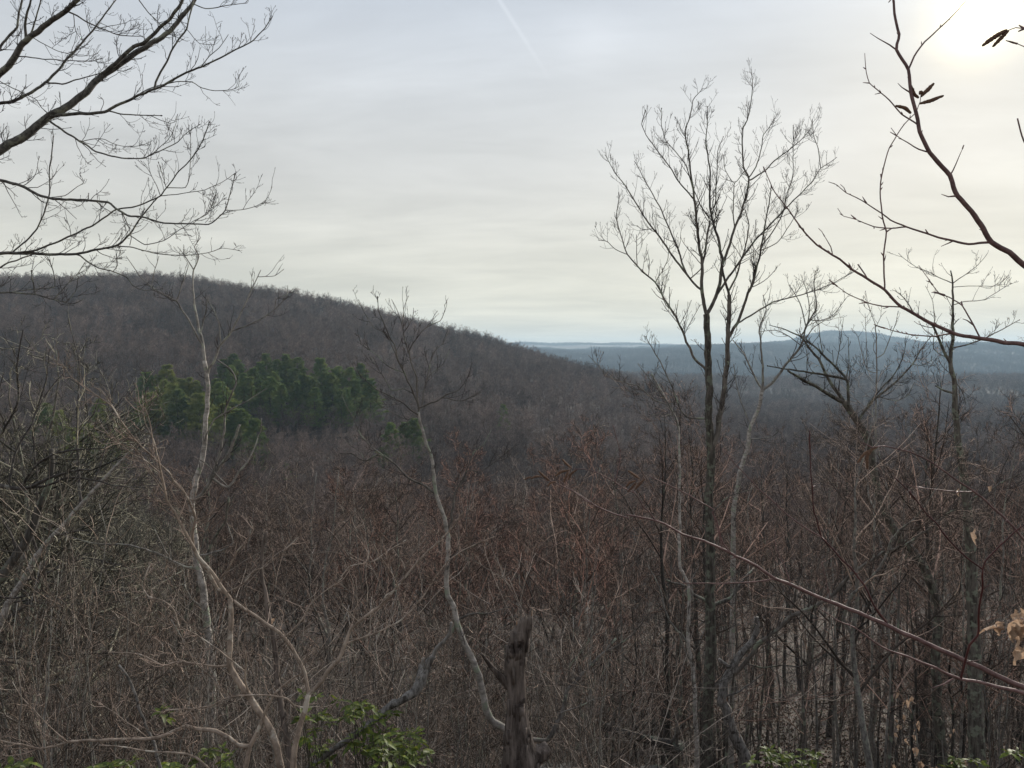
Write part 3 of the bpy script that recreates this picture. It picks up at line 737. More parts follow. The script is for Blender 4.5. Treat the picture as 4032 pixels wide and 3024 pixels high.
def hero(name, label, cat, depth, limbs, tm='grey_bark', lm='grey_bark', wm='twig_grey', tw1=(60, 130), tw2=(18, 45), tw3=None, gap=26, gap2=14,
         up=0.9, buds=0.0, bud_len=6.0, twr=0.9, seed=1, ang=(30, 60), wob=0.13, spread=0.5, catkins=(), group=None, trunk_sides=12, skip_twigs=(), limbname='limb', twr_min=0.0012, catw=1.0, rough=0.03, wid=1.0, nodes=0):
    """limbs: list of (kind, 'crop x,y ...', width0, width1[, depth change in metres at the far end]); widths in crop pixels.
    kind t trunk (rooted in the ground), l limb, b bare limb without twigs. tw*: twig lengths in photo pixels"""
    g = np.random.default_rng(seed)
    done = []   # (photo xy, depth, world P, R, kind)
    for li, lb in enumerate(limbs):
        kind, segs, w0, w1 = lb[:4]
        xy, k = pix(segs); w0 = w0 * wid * 0.9 * pix.k0 / k; w1 = w1 * wid * 0.9
        step = 14.0 if depth > 5 else 22.0
        ln = np.linalg.norm(np.diff(xy, axis=0), axis=1).sum()
        if done:
            best = None
            for (q, dq, _, _, _) in done:
                dist = np.linalg.norm(q - xy[0], axis=1); j = dist.argmin()
                if best is None or dist[j] < best[0]: best = (dist[j], dq[j], q[j])
            d0 = best[1] if best[0] < 160 else depth
            if best[0] < 60 and kind != 't': xy[0] = best[2]
        else: d0 = depth
        if kind == 't' and len(lb) < 5: dd = 0.0
        elif len(lb) > 4: dd = lb[4]
        else: dd = g.uniform(-spread, spread) * ln * depth / F
        t = np.concatenate([[0], np.cumsum(np.linalg.norm(np.diff(xy, axis=0), axis=1))]); t /= t[-1]
        rows = np.column_stack([xy, d0 + dd * t ** 1.3, np.interp(t, [0, 1], [w0, w1])])
        S = spline(rows, step)
        n = len(S)
        jit = g.standard_normal((n, 2))
        if n > 3: jit = np.apply_along_axis(lambda v: np.convolve(v, [.25, .5, .25], 'same'), 0, jit)
        jit[0] = 0
        S[:, :2] += jit * np.minimum(2.2, 0.18 * S[:, 3:4] * k + 0.5)
        P = at(S[:, 0], S[:, 1], S[:, 2]); R = np.maximum(S[:, 3] * 0.5 * k * S[:, 2] / F, twr_min)
        if kind == 't':
            z0 = float(H(P[0, 0], P[0, 1]))
            if P[0, 2] > z0:
                m = 6; ext = np.column_stack([np.full(m, P[0, 0]), np.full(m, P[0, 1]), np.linspace(z0 - 0.3, P[0, 2], m, endpoint=False)])
                er = np.linspace(1.35, 1.03, m) * R[0]
                P = np.vstack([ext, P]); R = np.concatenate([er, R])
                S = np.vstack([np.column_stack([np.full(m, S[0, 0]), S[0, 1] + np.linspace(900, 10, m), np.full(m, S[0, 2]), np.full(m, S[0, 3])]), S])
        done.append((S[:, :2].copy(), S[:, 2].copy(), P, R, kind))
    base = done[0][2][0].copy()
    zb = float(H(base[0], base[1])); base[2] = zb if done[0][4] == 't' else base[2]
    e = thing(name, label, cat, tuple(base), group)
    par1, par1r, cnt = [], [], []
    for q, (xy, dq, P, R, kind) in enumerate(done):
        tb = Tubes(); sides = trunk_sides if kind == 't' else (7 if R[0] * F / depth > 3 else 5)
        tb.add(P, R, sides)
        me = tb.build(name + ('_trunk' if kind == 't' else '_limb'), M[tm if kind == 't' else ('red_twig' if kind == 'r' else lm)], origin=base, rough=rough if kind == 't' else 0.02)
        link(bpy.data.objects.new('trunk' if kind == 't' else limbname, me), e)
        if kind not in 'br':
            pr, rr_ = resample(P, R, 24); par1.append(pr); par1r.append(rr_)
            L_ = np.linalg.norm(np.diff(xy, axis=0), axis=1).sum()
            cnt.append(int(L_ / gap) if kind == 'l' else int(0.35 * L_ / gap))
    if par1:
        tb = Tubes(); A = np.stack(par1); AR = np.stack(par1r); s = depth / F
        P1, R1 = kids(A, AR, np.array(cnt), 0.2, 1.0, ang, ln=(tw1[0] * s, tw1[1] * s), rr=0.4, npt=8, up=up, wob=wob, rmin=twr * s, tip=0.5, rmax=1.7 * s, r=g)
        tips = [(A, AR), (P1, R1)]
        tb.add(P1, R1, 4)
        c2 = g.poisson(np.maximum(lengths(P1) / s / gap2 * 0.55, 0))
        if tw2:
            P2, R2 = kids(P1, R1, c2, 0.15, 1.0, ang, ln=(tw2[0] * s, tw2[1] * s), rr=0.75, npt=6, up=up, wob=wob, rmin=twr * 0.8 * s, tip=0.6, r=g)
            tb.add(P2, R2, 3); tips.append((P2, R2))
            if tw3:
                P3, R3 = kids(P2, R2, g.integers(0, 3, len(P2)), 0.2, 0.95, ang, ln=(tw3[0] * s, tw3[1] * s), rr=0.8, npt=4, up=up, wob=wob, rmin=twr * 0.7 * s, tip=0.7, r=g)
                tb.add(P3, R3, 3); tips.append((P3, R3))
        if buds:
            for a, b in tips:
                b = np.minimum(b, 2.0 * s)
                tb.add(*spindles(a, b, buds, bud_len * s, 1.9, g), 4)
        me = tb.build(name + '_twigs', M[wm], origin=base, cap=False)
        if me: tag(link(bpy.data.objects.new('twigs', me), e), kind='stuff')
    if nodes:                                             # buds at the nodes of near twigs
        tb = Tubes(); s = depth / F
        for (xy, dq, P, R, kind) in done:
            if kind == 't' or len(P) < 5: continue
            L_ = np.linalg.norm(np.diff(xy, axis=0), axis=1).sum(); pr, rr_ = resample(P, R, 24)
            n_ = int(L_ / nodes)
            Q, _ = kids(pr[None], rr_[None], n_, 0.1, 0.97, (22, 42), ln=(13 * s, 30 * s), npt=5, up=0.1, wob=0.04, r=g)
            if len(Q): tb.add(Q, np.array([1.0, 1.5, 1.45, 0.9, 0.15])[None].repeat(len(Q), 0) * g.uniform(1.1, 1.8, (len(Q), 1)) * s, 5)
        me = tb.build(name + '_buds', M[lm], origin=base)
        if me: tag(link(bpy.data.objects.new('buds', me), e), kind='stuff')
    for cs, w in catkins:
        xy, k = pix(cs)
        best = min(((np.linalg.norm(q - xy[0], axis=1).min(), dq[np.linalg.norm(q - xy[0], axis=1).argmin()]) for (q, dq, _, _, _) in done), key=lambda v: v[0])
        S = spline(np.column_stack([xy, np.full(len(xy), best[1])]), 7.0)
        n = len(S); prof = np.sin(np.linspace(0.25, 2.9, n)) ** 0.5
        R = w * catw * 0.5 * k * best[1] / F * prof * (1 + 0.10 * np.sin(np.arange(n) * 2.6))
        link(bpy.data.objects.new('catkin', Tubes().add(at(S[:, 0], S[:, 1], S[:, 2]), R, 8).build('catkin', M['catkin_brown'], origin=base, rough=0.08)), e)
    return e

# ---- the oak whose limbs hang in from beyond the left edge
hero('overhanging_oak', 'dark oak limbs with budding twigs hanging over the rounded hill', 'tree', 7.0, [
 ('t', 'A -650,5200 -640,3600 -650,2400 -640,1500 -660,700 -640,-400', 330, 150),
 ('l', 'A -640,1420 -400,1240 -180,1090 0,970 160,880 320,750 440,690 560,590 660,490 800,400 930,310 1050,240 1160,130 1250,20 1290,-60', 95, 30, 0.6),
 ('l', 'A 640,500 760,400 870,300 930,280 1040,180 1110,110 1180,10 1200,-60', 36, 24),
 ('l', 'A 330,745 450,740 600,735 700,715 780,670 900,620 1000,580 1100,530 1210,470 1300,435 1420,380 1530,320 1640,260 1710,190 1765,105', 30, 7),
 ('l', 'A 1000,580 1030,490 1070,420 1110,330 1160,250 1210,190 1230,90 1255,0', 18, 11),
 ('l', 'A 1300,435 1360,360 1420,310 1480,225', 8, 5), ('l', 'A 1070,550 1140,530 1240,530 1310,570 1400,590 1500,580 1545,560 1550,495', 9, 5),
 ('l', 'A 870,610 960,575 1050,550 1120,530', 10, 6), ('l', 'A 700,730 800,740 900,745 1040,750', 13, 7), ('l', 'A 960,748 1100,800 1130,790 1145,750', 7, 4),
 ('l', 'A 320,790 400,840 480,890 560,940 620,980 700,1005 780,1022 860,1028 940,1025 990,995 1060,965 1150,920 1210,860 1290,810', 19, 5),
 ('l', 'A 530,910 620,900 680,905 760,940 850,950 930,940 980,915', 7, 4), ('l', 'A 990,995 1050,940 1110,880 1140,800 1150,750', 7, 4),
 ('l', 'A -640,1250 -300,1140 -40,1160 60,1180 160,1215 240,1260 340,1285 480,1295 600,1300 700,1310 750,1350 830,1395 950,1415 1070,1445 1200,1450 1350,1455 1400,1420 1460,1360 1490,1260 1530,1110', 34, 6, -0.4),
 ('l', 'A 1460,1360 1560,1360 1660,1335 1730,1290 1760,1215', 7, 4), ('l', 'A 1240,1445 1350,1370 1390,1300 1400,1250', 6, 4),
 ('l', 'A -640,1800 -300,1680 -40,1640 100,1640 250,1645 400,1650 520,1640 620,1615 740,1595 790,1570 850,1510 900,1430 960,1350 1020,1280', 40, 10, 0.3),
 ('l', 'A 100,1640 240,1620 360,1570 480,1520 600,1460 680,1410 750,1360 850,1345 950,1310 1040,1270 1090,1200 1160,1110 1240,1030 1310,920 1355,800', 17, 8),
 ('l', 'A 1040,1270 1150,1260 1230,1245 1330,1230 1440,1180 1530,1120', 8, 4), ('l', 'A 1080,1215 1200,1215 1230,1130 1235,1000 1235,870', 8, 4),
 ('l', 'A 1030,1270 1010,1190 960,1100 920,1050', 7, 4), ('l', 'A 1070,1210 1050,1130 1030,1060', 6, 5),
 ('l', 'A 740,1595 840,1600 920,1620 1030,1645 1200,1655 1340,1640 1440,1610 1540,1620', 11, 4),
 ('l', 'A 850,1545 940,1585 1060,1560 1160,1490 1260,1430 1350,1380 1400,1250', 9, 4), ('l', 'A 790,1380 830,1460 850,1530 840,1590', 8, 6),
 ('l', 'A 80,1640 170,1560 240,1480 290,1370 320,1250 320,1110 335,990 345,880', 14, 9), ('l', 'A 320,1290 420,1270 500,1210 545,1180 520,1130', 8, 4),
 ('l', 'A -640,900 -300,720 -40,510 60,420 150,280 250,200 350,120 430,70 500,0 530,-40', 75, 36, -0.5),
 ('l', 'A -120,480 -10,320 60,230 110,180 120,90 145,0', 24, 16), ('l', 'A 150,260 165,170 175,80 200,0', 26, 15), ('l', 'A 200,230 230,130 265,10', 15, 10),
 ('l', 'A 440,80 500,100 560,140 650,180 750,220 830,235 930,235', 14, 6), ('l', 'A 650,180 760,160 810,150', 7, 4),
 ('l', 'A -640,1000 -300,800 -40,680 100,650 200,600 280,550 370,460 450,370 540,270 620,170 690,80 750,0', 40, 10, 0.5),
 ('l', 'A 300,555 400,545 480,520 560,500 660,470', 15, 7), ('l', 'A 120,380 250,380 380,390 500,395 600,395 650,380', 11, 5),
 ('l', 'A -20,540 80,570 200,625 240,650 270,700 330,750', 9, 6), ('l', 'A 220,260 350,320 440,345 560,290', 8, 4), ('l', 'A 480,90 490,200 530,260', 7, 5),
 ('l', 'A 900,0 960,80 1030,150 1090,215 1180,255', 9, 5), ('l', 'A 1250,30 1330,55 1420,45 1500,30 1600,20', 10, 5), ('l', 'A 1260,200 1290,280 1380,290', 6, 4),
 ('l', 'B 480,-20 520,0 560,30 640,80 730,100 820,140 860,190 920,220 1050,215', 13, 5), ('l', 'B 730,95 760,60 755,0', 7, 5),
 ('l', 'B -500,260 -200,230 0,238 120,240 230,250 350,280 470,310 540,280', 26, 6), ('l', 'B 350,280 420,200 500,120 545,50', 9, 6), ('l', 'B 430,290 490,230 510,130', 7, 6),
 ('l', 'B -10,250 100,230 220,215 350,200 345,100 320,30', 8, 8), ('l', 'B 225,240 210,150 205,100', 10, 8), ('l', 'B -60,90 0,75 60,45 130,20 200,-5', 16, 10),
 ], tm='oak_bark', lm='limb_grey', wm='twig_dark', tw1=(50, 150), tw2=(15, 55), tw3=(8, 20), gap=40, gap2=18, up=0.75, buds=0.7, bud_len=7, twr=1.0, wid=0.84, seed=3, wob=0.15, spread=0.35, ang=(28, 62))

# ---- tall tree with two stems
hero('double_stemmed_oak', 'tall leafless oak forking into two stems, lichen on its lower trunk', 'tree', 15.0, [
 ('t', 'L 1030,1659 1035,1420 1040,1200 1050,1000 1060,700 1050,400 1060,0 J 1750,1500 1765,1300 1770,1100 1760,900 1745,700 1755,500 1745,330 I 1228,1540 1222,1440 1218,1365', 122, 42),
 ('l', 'I 1218,1365 1195,1230 1195,1110 1190,1050 1175,960 1165,860 1155,740 1145,660 1130,560 1120,480 1100,370 1130,290 1145,200 1170,170 1200,135', 26, 4),
 ('l', 'I 1222,1370 1270,1270 1290,1200 1305,1100 1290,990 1260,880 1245,830 1235,740 1240,600 1230,520 1215,420 1225,330 1225,240', 26, 4),
 ('l', 'I 1305,1095 1340,1000 1370,900 1410,800 1440,690 1450,620 1420,560 1415,460 1415,360 1440,310 1460,230 1470,130 1462,30', 19, 3.5),
 ('l', 'I 1450,630 1530,590 1600,520 1680,460 1740,410 1790,350 1795,305', 11, 4), ('l', 'I 1450,610 1490,560 1515,470 1530,390 1560,350 1590,300 1605,280', 9, 4),
 ('l', 'I 1270,1280 1330,1180 1400,1080 1470,980 1560,880 1650,790 1730,710 1800,640 1840,570 1890,540 1930,510', 17, 4), ('l', 'I 1840,570 1825,460 1800,390 1795,310', 6, 4),
 ('l', 'I 1190,1110 1215,1010 1225,930 1240,860', 15, 12), ('l', 'I 1240,840 1270,740 1275,620 1280,480 1310,400', 9, 4),
 ('l', 'I 1195,1240 1140,1190 1100,1120 1060,1000 1030,930 1000,860 970,790 930,720 890,650 850,570 825,530', 15, 4),
 ('l', 'I 1120,1150 1050,1070 990,980 930,900 860,800 830,750 780,670 700,560 670,500', 15, 4), ('l', 'I 920,905 870,905 840,880', 6, 4),
 ('l', 'I 1155,740 1080,660 1030,580 980,510 940,460 890,390 865,330 885,260', 10, 4), ('l', 'I 1140,690 1110,560 1060,490 1000,420 975,340 975,250', 8, 4),
 ('l', 'I 1245,870 1190,780 1150,690', 9, 6), ('l', 'I 1415,580 1370,650 1320,580 1310,500', 6, 4), ('l', 'I 1370,900 1365,780 1370,650', 9, 6), ('l', 'I 1135,1180 1190,1120', 9, 7),
 ('l', 'I 1222,1680 1150,1600 1100,1480 1050,1380 990,1280 940,1190 870,1130 790,1040 760,960 730,850 740,740 740,700', 19, 4),
 ('l', 'I 790,1040 720,1010 680,970 630,960', 6, 4), ('l', 'I 860,1080 840,1000 840,930', 6, 4), ('l', 'I 940,1190 980,1130 1010,1060 1020,990', 6, 4),
 ('l', 'J 1770,1040 1820,900 1850,700 1885,500 1905,300 I 1330,1560 1335,1500 1340,1380 1340,1260', 62, 28, -0.5),
 ('l', 'I 1340,1260 1310,1140 1305,1095', 18, 14), ('l', 'I 1340,1250 1380,1160 1410,1060 1440,960 1450,880 1430,800', 14, 6),
 ('l', 'I 1350,1510 1400,1380 1440,1270 1480,1160 1510,1040 1525,950 1550,820 1570,680', 22, 6), ('l', 'I 1390,1420 1480,1360 1580,1300 1700,1270 1800,1240 1900,1200 1990,1150 2040,1120', 12, 4),
 ('l', 'I 1525,1010 1590,900 1640,800 1660,700 1690,600 1690,340', 9, 3.5), ('l', 'I 1530,1020 1600,980 1660,900 1720,800', 7, 4), ('l', 'I 1560,880 1640,790 1650,720', 7, 4),
 ('l', 'L 1055,1160 1110,1060 1200,1000 1300,920 1400,800 1460,710 1560,640 1640,570 1720,490 1850,430 1960,380 2100,280 2212,150 H 1290,270 1430,220 1520,160 1650,70 1720,10 G 1950,1540 2100,1450 2212,1400', 52, 12, -2.0),
 ('l', 'L 1720,480 1750,380 1790,200 1850,80 1890,0', 26, 12), ('l', 'L 1150,390 1230,320 1290,240 1350,150 1420,80', 45, 26, 1.2), ('l', 'L 1000,380 930,310 850,230 690,180', 40, 14),
 ('l', 'L 1370,910 1500,915 1650,890 1800,905 1900,870 2050,800 2212,795', 16, 7), ('l', 'L 1560,920 1640,980 1740,1060', 9, 6),
 ('l', 'J 1780,1600 1860,1500 1940,1440 2040,1410 2140,1370', 20, 8), ('l', 'J 1720,760 1600,770 1480,740 1240,735', 10, 5), ('l', 'J 1720,780 1560,760 1500,690 1450,540 1350,320 1290,220 1200,60', 22, 8, 1.0),
 ], tm='lichen_bark', lm='oak_bark', wm='twig_dark', tw1=(40, 130), tw2=(14, 42), tw3=(8, 18), wob=0.08, gap=21, gap2=14, up=1.0, buds=0.6, bud_len=5, twr=0.75, wid=0.88, seed=8, spread=0.45, ang=(30, 62), trunk_sides=16, rough=0.05)

# ---- forked pale tree behind it, leaning lichen tree, and neighbours on the right
hero('forked_pale_tree', 'slender pale-barked tree forking low, behind the double-stemmed oak', 'tree', 19.0, [
 ('t', 'G 330,1659 370,1400 420,1250 440,1100 490,1000 515,870', 34, 24),
 ('l', 'G 515,870 450,750 400,640 330,550', 16, 6), ('l', 'G 515,870 520,780 515,650 500,470 540,350 520,250', 18, 5),
 ('l', 'G 515,870 590,810 680,690 770,580 800,460 870,330 850,200 860,100', 22, 5), ('l', 'G 770,580 690,520 600,480 500,490', 8, 4), ('l', 'G 840,430 900,420 980,380 1060,270', 8, 4),
 ('l', 'G 800,460 760,300 690,190', 9, 5), ('l', 'G 430,1180 520,1180 580,1170 640,1110', 9, 5), ('l', 'G 440,1100 400,1000 350,850 330,700', 9, 5)],
 tm='pale_bark', lm='grey_bark', wm='twig_dark', tw1=(40, 110), tw2=(14, 38), tw3=(7, 16), gap=30, gap2=15, up=1.1, buds=0.5, bud_len=4, twr=0.8, seed=21)
hero('leaning_lichen_tree', 'crooked leaning tree with lichen-spotted limbs above the far ridge', 'tree', 15.5, [
 ('t', 'H 1690,1659 1650,1250 1640,900 1660,620 1560,350 1480,240 1400,170 1310,0 G 1270,1550 1230,1350 1200,1180 1130,1070 1080,990 1050,940', 70, 46),
 ('l', 'K 780,1400 700,1260 640,1180 560,1050 520,980 480,890 400,800 350,730 330,700 200,640 60,600', 40, 6), ('l', 'K 735,1300 730,1200 725,1090 690,1030 600,930 520,860 440,780 370,720', 30, 14),
 ('l', 'K 700,1280 620,1220 520,1150 420,1100 320,1040 220,985', 42, 20), ('l', 'K 690,1050 600,1030 480,1010 350,990 200,970 50,945', 26, 10),
 ('l', 'K 830,1390 900,1290 980,1200 1080,1120 1180,1030 1270,930 1340,810 1400,730 1430,690', 26, 7), ('l', 'K 880,1300 960,1190 1000,1140 1130,1000 1190,880 1215,740', 16, 6),
 ('l', 'K 395,990 380,850 365,780', 9, 6), ('l', 'K 510,880 490,700 480,560 440,460', 10, 4), ('l', 'K 640,950 660,760 680,600 690,540', 9, 4), ('l', 'K 600,930 595,820', 7, 5),
 ('l', 'K 725,1060 735,900 728,700', 10, 5), ('l', 'K 330,700 380,600 400,440 380,320 330,180', 14, 4), ('l', 'K 350,730 440,620 540,560 640,510', 10, 4), ('l', 'K 1270,930 1340,940 1430,900 1430,860', 8, 4),
 ('l', 'K 1000,1230 1130,1240 1230,1190 1290,1080', 9, 5), ('l', 'H 1480,240 1420,330 1320,270 1240,300', 8, 5)],
 tm='lichen_bark', lm='lichen_bark', wm='twig_dark', tw1=(40, 110), tw2=(14, 38), tw3=(7, 16), gap=32, gap2=16, up=1.2, buds=0.5, bud_len=4, twr=0.85, seed=22, spread=0.4)
hero('thin_pole_tree', 'thin pole-like sapling with forked top against the far ridge', 'tree', 18.0, [
 ('t', 'K 960,1659 962,1300 965,1090 968,1000 970,880 965,740 960,600', 18, 9), ('l', 'K 970,890 1030,840 1080,710 1130,590 1150,480', 10, 4), ('l', 'K 965,860 940,800 945,740', 7, 5),
 ('l', 'K 960,610 930,520 890,400 875,320', 7, 4), ('l', 'K 960,620 1010,520 1050,480', 6, 4), ('l', 'K 968,1000 890,980 850,860 810,700 760,630', 8, 4), ('l', 'K 890,1000 885,800 870,500', 7, 4)],
 tm='grey_bark', lm='grey_bark', wm='twig_dark', tw1=(30, 90), tw2=(12, 34), tw3=(7, 14), gap=40, gap2=20, up=1.1, buds=0.5, bud_len=4, twr=0.8, seed=23, trunk_sides=8)
hero('lichen_trunk_tree', 'straight tree with pale green lichen trunk and broken top beside crooked tree', 'tree', 13.0, [
 ('t', 'H 1910,1659 1900,1200 1890,900 1880,600 1870,300 1850,0 K 1660,1600 1640,1400 1630,1250 1630,1150 1610,1020 1590,930 1600,850 1610,700 1610,550 1612,400 1610,250 1595,140', 112, 11),
 ('l', 'K 1590,920 1540,830 1500,730 1460,640 1430,590 1300,520 1200,370 1120,310', 30, 5), ('l', 'K 1610,245 1500,200 1400,150 1300,110 1200,40 1160,0', 9, 4), ('l', 'K 1612,240 1720,170 1800,110 1870,40 1900,0', 9, 4),
 ('l', 'K 1612,285 1800,268 1980,270 2060,200', 7, 4), ('l', 'K 1612,440 1720,400 1880,385 2000,310 2110,245', 9, 4), ('l', 'K 1605,800 1730,765 1850,725 2000,650 2170,560', 15, 6),
 ('l', 'K 1610,620 1660,550', 9, 7), ('l', 'K 1610,1180 1540,1150 1470,1115', 24, 14), ('l', 'K 1560,880 1450,800 1460,600 1440,400 1380,270', 9, 4), ('l', 'K 1640,1040 1700,1180 1720,1270', 10, 6)],
 tm='lichen_bark', lm='oak_bark', wm='twig_dark', tw1=(40, 120), tw2=(14, 42), tw3=(7, 18), gap=34, gap2=16, up=0.9, buds=0.5, bud_len=5, twr=0.9, seed=24, trunk_sides=14, rough=0.05, spread=0.4)
hero('slender_grey_tree', 'slender grey stem close beside the double-stemmed oak trunk', 'tree', 14.2, [
 ('t', 'L 945,1659 935,1400 930,1200 910,950 880,750 870,600 880,400 875,220 830,120 800,0 J 1490,880 1400,650 1330,520 1250,380', 44, 14),
 ('l', 'L 885,720 820,640 740,560 680,440 640,260 590,150 540,60', 22, 10), ('l', 'L 880,400 910,300 900,180 960,60', 12, 7), ('l', 'L 910,880 840,760 800,640 760,520', 14, 7),
 ('l', 'J 1490,880 1460,760 1360,580 1230,420 1130,290', 18, 6), ('l', 'J 1400,650 1270,600 1130,480 1000,450 870,400 770,290 700,220', 14, 5), ('l', 'J 1330,520 1220,560 1080,540 920,500', 9, 4)],
 tm='pale_bark', lm='grey_bark', wm='twig_grey', tw1=(50, 130), tw2=(16, 45), tw3=(8, 18), gap=34, gap2=18, up=0.9, buds=0.2, twr=0.85, seed=25, trunk_sides=10)
hero('twisted_dead_trunk', 'twisted grey weathered dead trunk beside the double-stemmed oak', 'snag', 14.6, [
 ('t', 'L 1345,1659 1260,1480 1200,1300 1150,1180 1170,1050 1230,920 1300,810 1400,700 1450,600 1440,490', 112, 44), ('b', 'L 1230,930 1180,880 1130,840', 50, 26), ('b', 'L 1200,1165 1300,1110 1400,1040 1500,965', 24, 9)],
 tm='dead_grey', lm='dead_grey', seed=26, trunk_sides=18, rough=0.07)

# ---- curved slender tree in the middle, and the snag it grows from
hero('curved_slender_tree', 'slender pale tree curving out from the base of the rotten snag', 'tree', 7.4, [
 ('t', 'E 1075,1430 1050,1400 980,1360 940,1290 920,1180 890,1060 840,930 790,830 750,720 730,620 690,540 680,440 690,300 690,150 670,60 655,0 D 620,1560 600,1450 590,1340 560,1230 530,1150 510,1060 505,1010', 60, 20),
 ('l', 'D 505,1020 490,940 470,890 430,810 410,760 370,680 345,580 310,520 270,420 240,350 235,270', 17, 5), ('l', 'D 500,1000 490,900 485,780 450,690 440,620 470,560 530,480 590,440 640,420 670,360', 15, 5),
 ('l', 'D 440,640 410,540 390,430 360,350 325,280', 9, 4), ('l', 'D 395,440 405,340 430,270', 6, 4), ('l', 'D 520,980 560,960 620,940 680,900 760,870 820,790 840,760', 15, 5), ('l', 'D 680,930 770,940 850,910 930,850', 10, 4),
 ('l', 'D 500,1040 440,990 380,940 300,900 220,860 150,800 90,740 70,700', 13, 4), ('l', 'D 530,970 535,870 560,790 610,740 660,700 700,610', 9, 4), ('l', 'D 410,760 310,720 240,650 170,600 110,560', 9, 4),
 ('l', 'D 370,680 330,580 290,500 210,460 150,370 115,290', 8, 4), ('l', 'D 470,900 400,860 330,870 250,750 180,640', 8, 4), ('l', 'D 540,800 590,640 660,560 700,480', 8, 4),
 ('l', 'D 600,1540 540,1490 440,1440 340,1340 240,1290 150,1330 60,1280 0,1280', 20, 6), ('l', 'D 340,1340 270,1290 200,1240 140,1180 90,1080 40,980 0,900', 11, 4), ('l', 'D 150,1330 120,1270 50,1220 0,1180', 7, 4),
 ('l', 'E 690,150 715,20 D 725,1600 740,1520 800,1440 820,1370 860,1270 920,1220 970,1130', 22, 5), ('l', 'E 690,310 800,250 900,200 1000,150', 11, 5), ('l', 'D 740,1520 820,1390 900,1400 1000,1330 1130,1230', 9, 4),
 ('l', 'E 715,700 850,660 960,655 1080,615', 20, 6), ('l', 'E 720,710 710,790 620,880 590,950', 22, 14), ('l', 'D 500,1045 440,1060 400,1050 340,1020 290,990', 7, 4),
 ('l', 'E 1130,1520 1320,1480 1390,1380 1440,1280 1460,1160 1530,1090 1600,1010 1700,910 1780,820', 44, 20, 0.6), ('l', 'E 1400,1370 1420,1300 1520,1270 1620,1220 1760,1180', 15, 6),
 ('l', 'E 1700,910 1790,870 1900,780 2010,640', 14, 6), ('l', 'E 1460,1160 1480,1000 1560,900 1700,680', 12, 5)],
 tm='pale_bark', lm='oak_bark', wm='twig_dark', tw1=(40, 130), tw2=(14, 45), tw3=(8, 18), gap=46, gap2=22, up=0.9, buds=0.6, bud_len=6, twr=1.0, wid=0.88, seed=31, trunk_sides=12, spread=0.4, rough=0.03)
hero('grey_broken_limb', 'grey dead broken limb with a knobbly end left of the rotten snag', 'dead limb', 6.9, [
 ('t', 'C 1960,1690 2070,1610 E 0,1500 150,1400 320,1260 430,1200', 36, 54), ('b', 'E 400,1215 470,1170 510,1110 530,1050 545,1000', 60, 96), ('b', 'E 535,1030 560,980 600,930', 80, 40), ('b', 'E 520,1010 530,975 535,950', 50, 18), ('b', 'E 590,950 620,880 700,790 710,715', 30, 20)],
 tm='dead_grey', lm='dead_grey', seed=32, trunk_sides=16, rough=0.12)

